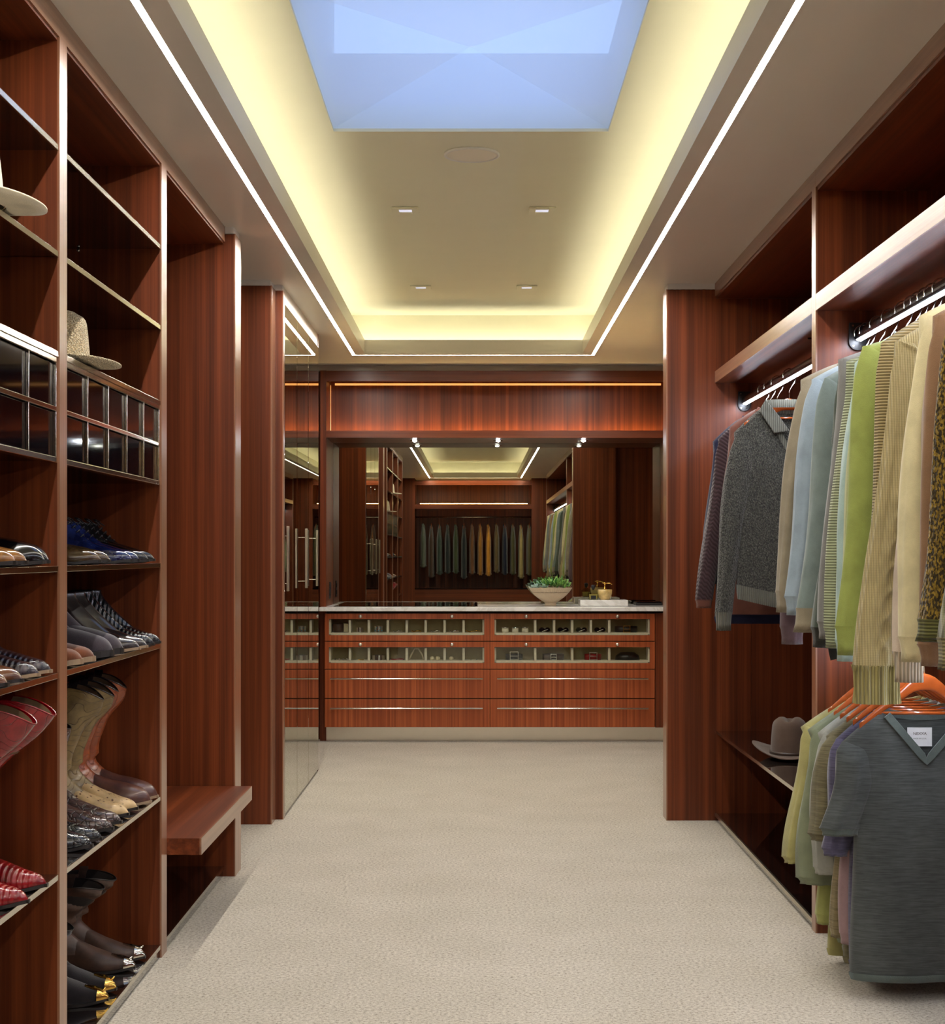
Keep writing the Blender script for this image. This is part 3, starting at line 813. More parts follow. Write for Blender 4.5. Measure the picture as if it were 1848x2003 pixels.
for key, (L_, W_) in (('leaf', (.042, .017)), ('leaf2', (.046, .016)), ('leaf3', (.040, .022))):
    lm[key] = leafmesh(L_, W_); lm[key].materials.append(M[key])
def add_leaf(key, p, az, el, s=1):
    o = bpy.data.objects.new('leaf', lm[key]); C.objects.link(o); o.parent = plant
    o.location = Vector(p)-plant.location; o.rotation_euler = (rnd(-.3, .3), -el, az); o.scale = (s, s, s)
for i in range(150):
    a = rnd(0, 6.283); r = math.sqrt(rnd(0, 1))*.115; px_, py_ = x+.012+r*math.cos(a), YBW+r*.75*math.sin(a)
    if px_ < x-.06 and rnd(0, 1) < .8: continue
    z = ZT+.118+.055*(1-(r/.13)**2)+rnd(-.01, .014)
    add_leaf('leaf' if rnd(0, 1) < .62 else 'leaf2', (px_, py_, z), a+rnd(-.8, .8), rnd(.1, 1.2), rnd(.7, 1.15))
for (ox, oy, oz, s) in ((-.105, -.05, .125, 1.1), (-.085, .01, .145, 1.1), (-.128, .0, .122, .9), (-.05, -.07, .13, .9)):
    for k in range(14):
        ring_k = k//7
        add_leaf('leaf3', (x+ox, YBW+oy, ZT+oz+.006*ring_k), k*6.283/7+ring_k*.4, .25+.6*ring_k, s*(1-.25*ring_k))
# tray, perfume bottle, soap dispenser
YT = 11.0; K2 = YT/3000
tray = tag(bx('marble_tray', M['marble'], None, (1133-932)*K2, (1226-932)*K2, YT-.09, YT+.13, ZT+.001, ZT+.044, bevel=.003), 'thick white marble tray block carrying bottle and dispenser', 'tray')
zt = ZT+.0445; x = (1160-932)*K2
M['perfume'] = clear_glass('perfume_glass', (.86, .88, .78)); M['amber'] = plain('amber_liquid', (178, 160, 96), .1, var=.05)
t = thing('perfume_bottle', 'squat clear glass perfume bottle with black cap on the tray', 'bottle', (x, YT, zt))
bm = bmesh.new(); rings(bm, [[(x+sx*a, YT+sy*a*.6, zt+z) for sx, sy in ((-1, -1), (1, -1), (1, 1), (-1, 1))] for a, z in ((.030, 0), (.034, .004), (.037, .05), (.030, .056), (.012, .070))], True, True, True); mk('body', bm, M['perfume'], t, bevel=.002)
bm = bmesh.new(); rings(bm, [[(x+sx*a, YT+sy*a*.6, zt+z) for sx, sy in ((-1, -1), (1, -1), (1, 1), (-1, 1))] for a, z in ((.026, .006), (.030, .040))], True, True, True); mk('liquid', bm, M['amber'], t)
bx('sticker', M['black'], t, x-.018, x+.018, YT-.0235, YT-.0225, zt+.004, zt+.03)
bm = bmesh.new(); lathe(bm, [(.008, .07), (.008, .078), (.014, .080), (.015, .100), (.010, .106), (.001, .106)], x, YT, zt, 16, cap0=True); mk('cap', bm, M['black'], t, smooth=True)
x = (1183-932)*K2
M['onyx'] = plain('honey_onyx', (206, 176, 112), .18, var=.25, nscale=26, coat=.5)
t = thing('soap_dispenser', 'honey coloured stone soap dispenser with a gold pump on the tray', 'dispenser', (x, YT, zt))
bm = bmesh.new(); lathe(bm, [(.001, 0), (.034, 0), (.047, .018), (.055, .045), (.056, .072), (.050, .074), (.001, .074)], x, YT+.01, zt, 32, .95, .8); mk('body', bm, M['onyx'], t, smooth=True)
bm = bmesh.new(); lathe(bm, [(.012, .074), (.012, .084), (.005, .088), (.004, .112), (.008, .114), (.008, .122), (.001, .126)], x, YT+.01, zt, 16)
tube(bm, [(x, YT+.01, zt+.117), (x+.04, YT+.01, zt+.118), (x+.052, YT+.01, zt+.110)], .0035, 8); tube(bm, [(x, YT+.01, zt+.118), (x-.02, YT+.01, zt+.121)], .003, 8); mk('pump', bm, M['gold'], t, smooth=True)
t = thing('flat_case', 'flat dark case at the right end of the marble top, seen in the mirror', 'case', (1.25, 11.15, ZT))
bx('body', M['black'], t, 1.15, 1.34, 11.06, 11.26, ZT+.001, ZT+.02, bevel=.003); bx('lid', M['black_gloss'], t, 1.155, 1.335, 11.065, 11.255, ZT+.02, ZT+.028, bevel=.002)

# ------------------------------------------------------------------ hats
def hat(label, x, y, z, band, mat, bandm, crown_h=.12, crown_r=.085, brim=.075, tilt=0, rot=0, lift=.03, pinch=.02, droop=0):
    t = thing('brimmed_hat', label, 'hat', (x, y, z)); t.rotation_euler = (0, tilt, rot)
    n = 56; rs = []
    def ring(r, zz, f=0, lf=0):
        out = []
        for i in range(n):
            a = 2*math.pi*i/n; ca, sa = math.cos(a), math.sin(a)
            out.append((r*1.12*ca*(1-f*abs(sa)**2*.0), r*.92*sa*(1-f*max(0, ca)), zz+lf*(sa*sa)-droop*lf*(ca*ca)))
        return out
    z0 = .012
    prof = [(crown_r+brim, z0+.001, lift), (crown_r+brim*.7, z0, lift*.55), (crown_r+brim*.3, z0, lift*.15), (crown_r+.004, z0+.002, 0)]
    bm = bmesh.new()
    up = [ring(r, zz, 0, lf) for r, zz, lf in prof]; dn = [[(p[0], p[1], p[2]-.004) for p in rg] for rg in up]
    rings(bm, list(reversed(dn))+up, True); mk('brim', bm, mat, t, smooth=True, world=False)
    bm = bmesh.new(); rs = []
    for k in range(12):
        u = k/11; r = crown_r*(1-.14*u**1.5-.10*max(0, (u-.8)/.2)**2); zz = z0+crown_h*(u-.04*max(0, (u-.8)/.2)**2)
        rs.append(ring(r, zz, .22*u*u))
    for k in (1, 2, 3, 4):
        u = k/4; r = crown_r*.76*(1-u*.97); rg = []
        for i in range(n):
            a = 2*math.pi*i/n; ca, sa = math.cos(a), math.sin(a)
            edge = 1-u; dome = .010*math.sin(min(1, u*1.6)*math.pi/2)
            px_, py_ = r*1.12*ca, r*.92*sa*(1-.22*max(0, ca)*edge)
            crease = -pinch*math.exp(-(py_/.018)**2)*(min(1, u*2))
            rg.append((px_, py_, z0+crown_h+dome+crease))
        rs.append(rg)
    rings(bm, rs, True, False, True); mk('crown', bm, mat, t, smooth=True, world=False)
    bm = bmesh.new(); rs = []
    for (rr, zz) in ((.0015, .002), (.004, .003), (.004, band), (.0015, band+.001)):
        u = zz/crown_h; rs.append(ring(crown_r*(1-.14*max(0, u)**1.5)+rr, z0+zz, .22*u*u))
    rings(bm, rs, True); mk('band', bm, bandm, t, smooth=True, world=False)
    return t
M['straw'] = cloth('straw_weave', (246, 228, 194), 'straw', (224, 198, 154))
M['panama'] = cloth('panama', (236, 224, 196), 'plain')
M['felt'] = cloth('brown_felt', (98, 80, 68), 'plain')
M['ribbon'] = plain('grey_ribbon', (120, 112, 104), .6); M['ribbon2'] = plain('pale_ribbon', (205, 190, 165), .5); M['braid'] = leather('hat_braid', (58, 44, 36), .5)
hat('woven tan straw hat on the black drawer case, cut off by the wooden upright', -1.125, 4.14, 1.8215, .016, M['straw'], M['ribbon'], .135, .072, .075, rot=.5, lift=.012)
hat('white panama hat on the upper shelf at the left edge', -1.12, 3.34, 2.0685, .024, M['panama'], M['ribbon2'], .135, .078, .082, rot=.3, lift=.02)
hat('dark brown felt hat with braid band on the right glass shelf', 1.35, 6.62, .447, .014, M['felt'], M['braid'], .150, .088, .085, rot=1.35, lift=.05, pinch=.03)

# ------------------------------------------------------------------ footwear
def sm(a, b, x):
    t = max(0, min(1, (x-a)/(b-a))); return t*t*(3-2*t)
def footwear(name, label, x, y, z, mat, L=.29, kind='low', solem=None, shaftm=None, H=.0, heel=.022, toe=.5, group=None, lace=None, tipm=None, strapm=None, lean=0, rot=0, open_r=.055, cat='shoe', sole_t=.006, toeh=.040, flop=0, w=.102, mirror=1, fat=1.0, slouch=0):
    """toe tip lands on x, pointing +x; y is the centre line"""
    t = thing(name, label, cat, (x-L, y, z), group); t.rotation_euler = (0, 0, rot)
    solem = solem or M['sole']
    def hw_(s):
        base = .62+.38*sm(.3, .68, s)-.10*math.exp(-((s-.42)/.12)**2)
        tip = max(0, 1-min(1, max(0, (s-.58)/.42))**(1.7+toe*1.9))
        hl = min(1, math.sqrt(max(0, s)/.10)) if s < .10 else 1
        return max(.004, w/2*base*(tip**.72)*max(.25, hl))
    def zb(s): return sole_t+heel*(1-sm(.22, .62, s))+.006*sm(.8, 1, s)
    def cy(s): return mirror*.006*math.sin((s-.3)*2.4)
    hi = {'low': .058, 'oxford': .070, 'ankle': .078, 'boot': .080}[kind]
    def top(s):
        h = toeh + (hi-toeh)*(1-sm(.36, .90, s)); q_ = min(1, max(0, (s-.70)/.30)); h *= (1-.12*q_)*max(.12, (1-q_**2.9)**.6); return h
    SS = [0, .01, .03, .06, .12, .2, .28, .36, .44, .52, .6, .66, .72, .78, .83, .87, .905, .935, .958, .975, .988, .996, 1.0]
    bm = bmesh.new(); rs = []; n = 20
    for s in SS:
        W_, zz, h = hw_(s), zb(s), top(s)-0
        rg = []
        for i in range(n):
            a = -.35+(math.pi+.7)*i/(n-1)
            ca, sa = math.cos(a), math.sin(a)
            e = .75
            rg.append((s*L, cy(s)+W_*math.copysign(abs(ca)**e, ca), zz+max(0, .25+.75*sa)*h if sa < 0 else zz+(.25+.75*sa**.9)*h))
        rs.append(rg)
    rings(bm, rs, True, True, True); mk('upper', bm, mat, t, smooth=True, world=False)
    # sole with heel block
    bm = bmesh.new(); e = .004; rs = []
    for s in [0, .01, .03, .08, .15, .22, .30, .38, .46, .54, .62, .68, .74, .80, .85, .89, .92, .95, .97, .985, .995, 1.0]:
        W_ = hw_(s)+e*(1 if s < .99 else .7); xx = s*L+(e if s == 1 else (-e if s == 0 else 0)); zz = zb(s)
        rs.append([(xx, cy(s)-W_, zz-sole_t), (xx, cy(s)+W_, zz-sole_t), (xx, cy(s)+W_, zz+.002), (xx, cy(s)-W_, zz+.002)])
    rings(bm, rs, True, True, True); mk('sole', bm, solem, t, world=False)
    bm = bmesh.new(); rs = []
    for zz, k in ((0, .86 if heel > .03 else .98), (zb(.1)-sole_t+.001, 1)):
        rs.append([((.02-.02*k)*L+s*L*k, q*(hw_(s)+.003)*k, zz) for s, q in ((0, .5), (.03, .95), (.1, 1), (.22, 1), (.24, 0), (.22, -1), (.1, -1), (.03, -.95), (0, -.5))])
    rings(bm, rs, True, True, True); mk('heel', bm, solem, t, world=False)
    # ankle / shaft
    Ht = {'low': .085, 'oxford': .125, 'ankle': .175, 'boot': H}[kind]
    bm = bmesh.new(); rs = []; n = 32; K_ = 26 if kind == 'boot' else 10
    z0 = zb(.1)+.02
    tops = None
    for k in range(K_+1):
        u = k/K_; zz = z0+(Ht-z0)*u
        xb = .004+.006*math.sin(u*3)                     # back line
        if kind == 'boot':
            xf = .105+(.175-.105)*(1-sm(0, .30, (zz-.05)/.30)) if zz < .14 else .105+.055*sm(.14, Ht, zz)+.012*math.exp(-((zz-.14)/.03)**2)
            xb = .008-.035*sm(.14, Ht, zz)
            ry = .036+.020*sm(.12, Ht, zz)
            mid_ = (xb+xf)/2; xb = mid_+(xb-mid_)*(1+(fat-1)*sm(.12, Ht, zz)); xf = mid_+(xf-mid_)*(1+(fat-1)*sm(.12, Ht, zz))
            shx = lean*max(0, zz-.12)+flop*max(0, zz-.18)**2*6
        elif kind == 'ankle':
            xf = .098+.115*max(0, 1-(zz-.05)/.12)**1.25 if zz > .05 else .213; ry = .034+.004*u; shx = 0
        elif kind == 'oxford':
            xf = .10+.10*max(0, 1-(zz-.045)/.085)**1.2 if zz > .045 else .2; ry = .034; shx = 0
        else:
            xf = .12+.07*(1-sm(.03, .085, zz)); ry = .033; shx = 0
        cx_, rx_ = (xb+xf)/2, (xf-xb)/2
        rg = []
        for i in range(n):
            a = 2*math.pi*i/n; ca, sa = math.cos(a), math.sin(a)
            dz = 0
            if kind == 'boot': dz = -(.042 if H > .3 else .02)*abs(ca)**2.2*sm(.55, 1, u)
            wob = .0025*math.sin(a*3+zz*40)*sm(.2, .5, u)*(1 if kind == 'boot' else .3)+slouch*.008*math.sin(zz*95+a*1.5)*sm(.2, .5, u)
            rg.append((cx_+shx+(rx_+wob)*ca, (ry+wob)*sa, zz+dz))
        rs.append(rg); tops = (cx_+shx, rx_, ry)
    inner = []
    for k in (0, 3, 8):
        idx = max(0, K_-k)
        inner.append([(tops[0]+(p[0]-tops[0])*.93-(lean*0), p[1]*.92, p[2]-.0004*k) for p in rs[idx]])
    nm = 'shaft' if kind == 'boot' else 'collar'
    rings(bm, rs, True); mk(nm, bm, shaftm or mat, t, smooth=True, world=False)
    bm = bmesh.new(); rings(bm, inner, True, False, True); mk('lining', bm, M['lining'] if kind == 'boot' and H > .35 else M['lining_dark'], t, smooth=True, world=False)
    bm = bmesh.new(); tube(bm, [Vector(p) for p in rs[-1]]+[Vector(rs[-1][0])], .0022, 6, caps=False); mk('top_binding', bm, strapm or solem if kind == 'boot' else mat, t, smooth=True, world=False)
    if kind == 'boot' and H > .25:
        for sg in (8, 24):
            p = Vector(rs[-1][sg]); q = Vector(rs[-6][sg]); out = Vector((0, 1 if sg == 8 else -1, 0))
            bm = bmesh.new(); rr = []
            for c0 in (q+out*.002, p+out*.004+Vector((0, 0, .004)), p+Vector((0, 0, .012)), p-out*.006+Vector((0, 0, .004)), q-out*.006):
                rr.append([c0+Vector((-.013, 0, 0))-out*.001, c0+Vector((.013, 0, 0))-out*.001, c0+Vector((.013, 0, 0))+out*.001, c0+Vector((-.013, 0, 0))+out*.001])
            rings(bm, rr, True, True, True); mk('pull_strap', bm, strapm or mat, t, world=False)
    if lace:
        for k in range(5):
            s = .36+k*.045; zz = zb(s)+top(s)+.006+.030*(1-k/4)*(1 if kind == 'oxford' else .3)
            bm = bmesh.new(); tube(bm, [(s*L, -.018, zz-.010), (s*L+.004, 0, zz-.002), (s*L, .018, zz-.010)], .0022, 6); mk('lace', bm, lace, t, smooth=True, world=False)
        bm = bmesh.new(); s = .36; zz = zb(s)+top(s)+.038
        for q in (-1, 1): tube(bm, [(s*L, 0, zz), (s*L-.008, q*.014, zz+.010), (s*L+.004, q*.026, zz+.002), (s*L+.006, q*.01, zz), (s*L+.018, q*.03, zz-.01)], .002, 6)
        mk('bow', bm, lace, t, smooth=True, world=False)
    if tipm:
        bm = bmesh.new(); rs = []
        for s in (.90, .93, .955, .975, .99, 1.0):
            W_, zz, h = hw_(s)+.002, zb(s), top(s)+.002
            rs.append([(s*L+.003, cy(s)+W_*math.cos(a), zz+.002+(max(0, math.sin(a)))**.9*h) for a in [math.pi*i/14 for i in range(15)]])
        rings(bm, rs, False); rs2 = rs
        mk('toe_cap', bm, tipm, t, smooth=True, world=False)
        bm = bmesh.new(); tube(bm, [(.78*L, 0, zb(.78)+top(.78)+.001), (.88*L, 0, zb(.88)+top(.88)+.003), (.96*L, 0, zb(.96)+top(.96)+.006), (.985*L, 0, zb(.98)+top(.98)+.020)], [.004, .007, .005, .002], 8); mk('toe_spur', bm, tipm, t, smooth=True, world=False)
    return t

M['sole'] = plain('sole_dark', (34, 28, 26), .4); M['sole_light'] = plain('sole_tan', (146, 122, 98), .5); M['lining'] = plain('lining', (120, 92, 66), .7); M['lining_dark'] = plain('lining_dark', (40, 30, 26), .8)
M['lace'] = plain('lace_black', (14, 14, 20), .4)
LT = {
 'brown_patent': leather('brown_patent', (70, 50, 30), .12, rgb2=(110, 84, 52)), 'black_patent': leather('black_patent', (18, 24, 66), .08, coat=1, rgb2=(40, 54, 120)),  # black_patent: blue sky reflection mixed into the black
 'black': leather('black_leather', (16, 15, 18), .2), 'tan': leather('tan_leather', (132, 88, 44), .18, rgb2=(176, 124, 62)),
 'brown_suede': leather('brown_suede', (112, 62, 36), .9, 'suede'), 'grey_suede': leather('grey_suede', (66, 58, 66), .9, 'suede'),
 'dark_brown': leather('dark_brown', (44, 34, 34), .25), 'lizard': leather('lizard', (20, 22, 30), .2, 'bands'),
 'croc': leather('croc', (34, 34, 38), .25, 'scales'), 'reptile': leather('reptile', (76, 54, 52), .3, 'scales', rgb2=(112, 84, 72)),
 'ostrich': leather('ostrich', (214, 180, 130), .4, 'dots', .2), 'olive_shaft': leather('olive_shaft', (122, 98, 56), .4, 'stitched', .2, (150, 124, 76)),
 'big_brown': leather('big_brown', (86, 54, 50), .35, rgb2=(116, 74, 60)), 'orange_shaft': leather('orange_shaft', (142, 66, 34), .35, 'stitched', .3, (176, 90, 48)),
 'western_brown': leather('western_brown', (72, 50, 40), .5, rgb2=(96, 68, 54), coat=.1), 'dark_suede': leather('dark_suede', (40, 34, 36), .9, 'suede'),
 'red': leather('red_leather', (130, 12, 20), .22, 'bands', rgb2=(178, 26, 34)), 'red_shaft': leather('red_shaft', (140, 10, 22), .22, 'stitched', .5, (168, 18, 30)),
 'red_strap': leather('red_strap', (128, 8, 18), .2), 'woven': leather('woven', (46, 38, 48), .25, 'bands', rgb2=(84, 66, 70)), 'brown': leather('mid_brown', (92, 56, 36), .2, rgb2=(132, 84, 56))}
def pair(name, lab, spots, **k):
    for i, (x, y, z) in enumerate(spots):
        footwear(name, lab % ('nearer' if i == 0 else 'farther'), x, y, z, mirror=(-1 if i else 1), **k)
E = .0015
Z4, Z5, Z6, Z7 = 1.290+E, 1.027+E, .529+E, .042+E
pair('loafer', '%s of the polished bronze-brown shoes on the shoe shelf under the black case', [(-1.034, 4.21, Z4), (-1.034, 4.325, Z4)], mat=LT['brown_patent'], kind='low', toe=.3, heel=.02)
pair('oxford_shoe', '%s of the laced glossy black shoes with painted-in blue reflection on the shoe shelf', [(-1.036, 4.60, Z4), (-1.034, 4.70, Z4)], mat=LT['black_patent'], kind='oxford', lace=M['lace'], toe=.2, heel=.022, H=.1)
pair('oxford_shoe', '%s of the black laced shoes farthest on the shoe shelf', [(-1.034, 4.82, Z4), (-1.033, 4.92, Z4)], mat=LT['black'], kind='oxford', lace=M['lace'], toe=0, heel=.022)
pair('suede_shoe', '%s of the rust-brown suede shoes with pale soles on the second shoe shelf', [(-1.026, 3.98, Z5), (-1.020, 4.095, Z5)], mat=LT['brown_suede'], kind='low', solem=M['sole_light'], toe=1, sole_t=.012)
pair('ankle_boot', '%s of the grey-violet suede ankle boots on the second shoe shelf', [(-1.020, 4.29, Z5), (-1.016, 4.405, Z5)], mat=LT['grey_suede'], kind='ankle', toe=.9, sole_t=.016, heel=.015, toeh=.055)
pair('ankle_boot', '%s of the smooth dark brown ankle boots on the second shoe shelf', [(-1.008, 4.58, Z5), (-1.006, 4.685, Z5)], mat=LT['dark_brown'], kind='ankle', toe=.5, solem=M['sole_light'])
pair('ankle_boot', '%s of the black ridged ankle boots farthest on the second shoe shelf', [(-1.012, 4.80, Z5), (-1.013, 4.915, Z5)], mat=LT['lizard'], kind='ankle', toe=.3)
pair('western_boot', '%s of the black crocodile boots at the near end of the long boot shelf', [(-1.030, 4.10, Z6), (-1.030, 4.215, Z6)], mat=LT['croc'], kind='boot', H=.20, toe=.5, cat='boot')
pair('western_boot', '%s of the dark brown reptile boots beside the crocodile pair', [(-1.036, 4.36, Z6), (-1.036, 4.475, Z6)], mat=LT['reptile'], kind='boot', H=.30, toe=.4, heel=.03, lean=-.1, cat='boot')
pair('western_boot', '%s of the cream ostrich boots with olive tooled shafts', [(-1.046, 4.60, Z6), (-1.042, 4.715, Z6)], mat=LT['ostrich'], kind='boot', H=.395, shaftm=LT['olive_shaft'], toe=.4, heel=.034, strapm=LT['dark_brown'], lean=.17, fat=1.12, cat='boot')
pair('western_boot', '%s of the big purple-brown boots with orange shafts beside the far panel', [(-1.028, 4.83, Z6), (-1.028, 4.945, Z6)], mat=LT['big_brown'], kind='boot', H=.40, shaftm=LT['orange_shaft'], toe=.9, heel=.03, solem=M['sole_light'], strapm=LT['dark_brown'], toeh=.06, L=.31, lean=.14, fat=1.12, cat='boot')
pair('western_boot', '%s of the slouched black suede boots with gold toe tips on the base', [(-1.050, 4.36, Z7), (-1.052, 4.475, Z7)], mat=LT['dark_suede'], kind='boot', H=.20, tipm=M['gold'], toe=0, heel=.03, slouch=1, cat='boot')
pair('western_boot', '%s of the slouched matte brown boots with silver toe tips on the base', [(-1.050, 4.70, Z7), (-1.045, 4.83, Z7)], mat=LT['western_brown'], kind='boot', H=.27, tipm=M['chrome'], toe=0, heel=.03, lean=.25, L=.31, slouch=1, fat=1.2, cat='boot')
pair('dress_shoe', '%s of the tan leather shoes on the shoe shelf at the left edge', [(-1.016, 3.37, Z4), (-1.018, 3.475, Z4)], mat=LT['tan'], kind='low', toe=.3)
pair('oxford_shoe', '%s of the black cap-toe shoes on the shoe shelf at the left edge', [(-1.018, 3.605, Z4), (-1.034, 3.71, Z4)], mat=LT['black'], kind='oxford', toe=1, toeh=.055, lace=M['lace'])
pair('dress_shoe', '%s of the mid-brown shoes on the second shelf at the left edge', [(-1.015, 3.31, Z5), (-1.015, 3.43, Z5)], mat=LT['brown'], kind='low', toe=.4)
pair('slipper', '%s of the dark pleated slippers on the second shelf at the left edge', [(-1.024, 3.58, Z5), (-1.026, 3.70, Z5)], mat=LT['woven'], kind='oxford', toe=.7, solem=M['sole_light'])
pair('western_boot', '%s of the bright red cowboy boots with broad flopped shafts', [(-1.008, 3.44, Z6), (-1.014, 3.62, Z6)], mat=LT['red'], kind='boot', H=.45, shaftm=LT['red_shaft'], strapm=LT['red_strap'], toe=.2, heel=.04, lean=.20, flop=.12, w=.108, fat=1.35, cat='boot')
# ------------------------------------------------------------------ hangers
M['hanger'] = plain('orange_hanger_wood', (176, 84, 34), .22, coat=.8, var=.14, nscale=22)
M['wire'] = metal('hanger_wire', (225, 222, 215), .12)
def hanger(x, y, z, label, steep=1.0, bar=True, name='wooden_hanger', group='wooden hangers on the rails', rot=0, hw=.192, drop=.012):
    """origin on the rail centre"""
    t = thing(name, label, 'hanger', (x, y, z), group); t.rotation_euler = (0, 0, rot)
    bm = bmesh.new(); pts = []
    pts.append((0, 0, -.108)); pts.append((0, 0, -.070)); pts.append((.006, 0, -.056)); pts.append((.022, 0, -.034)); pts.append((.0285, 0, -.012))
    for k in range(0, 9):
        a = .15+k*.37; pts.append((.0275*math.cos(a), 0, .0275*math.sin(a)-.001))
    pts.append((-.028, 0, -.012))
    tube(bm, pts, .0019, 8); mk('hook', bm, M['wire'], t, smooth=True, world=False)
    bm = bmesh.new(); rs = []; n = 12; NS = 24
    for k in range(NS+1):
        u = -1+2*k/NS; xx = u*hw; au = abs(u)
        zt_ = -.100-drop*sm(.15, .42, au)-steep*(.175*(au**1.55)/(1+.35*au)); hgt = .020+.026*(1-au)**1.2+.004*math.cos(u*3); th = .0052
        fwd = 0
        rg = []
        for i in range(n):
            a = 2*math.pi*i/n
            rg.append((xx, -fwd+th*math.copysign(abs(math.cos(a))**.7, math.cos(a)), zt_-hgt/2+hgt/2*math.copysign(abs(math.sin(a))**.7, math.sin(a))))
        rs.append(rg)
    rings(bm, rs, True, True, True); mk('arms', bm, M['hanger'], t, smooth=True, world=False)
    if bar:
        bm = bmesh.new(); zb_ = -.100-steep*.175*.8**1.55/1.28-.016
        tube(bm, [(-.8*hw, 0, zb_), (.8*hw, 0, zb_)], .005, 8); mk('trouser_bar', bm, M['hanger'], t, smooth=True, world=False)
    return t

# ------------------------------------------------------------------ garments
def smooth_noise(seed):
    rng = random.Random(seed); f = [(rng.uniform(12, 40), rng.uniform(1, 6), rng.uniform(0, 6.28), rng.uniform(.4, 1)) for _ in range(4)]
    def g(a, b): return sum(w_*math.sin(a*fx+b*fz+ph) for fx, fz, ph, w_ in f)/4
    return g

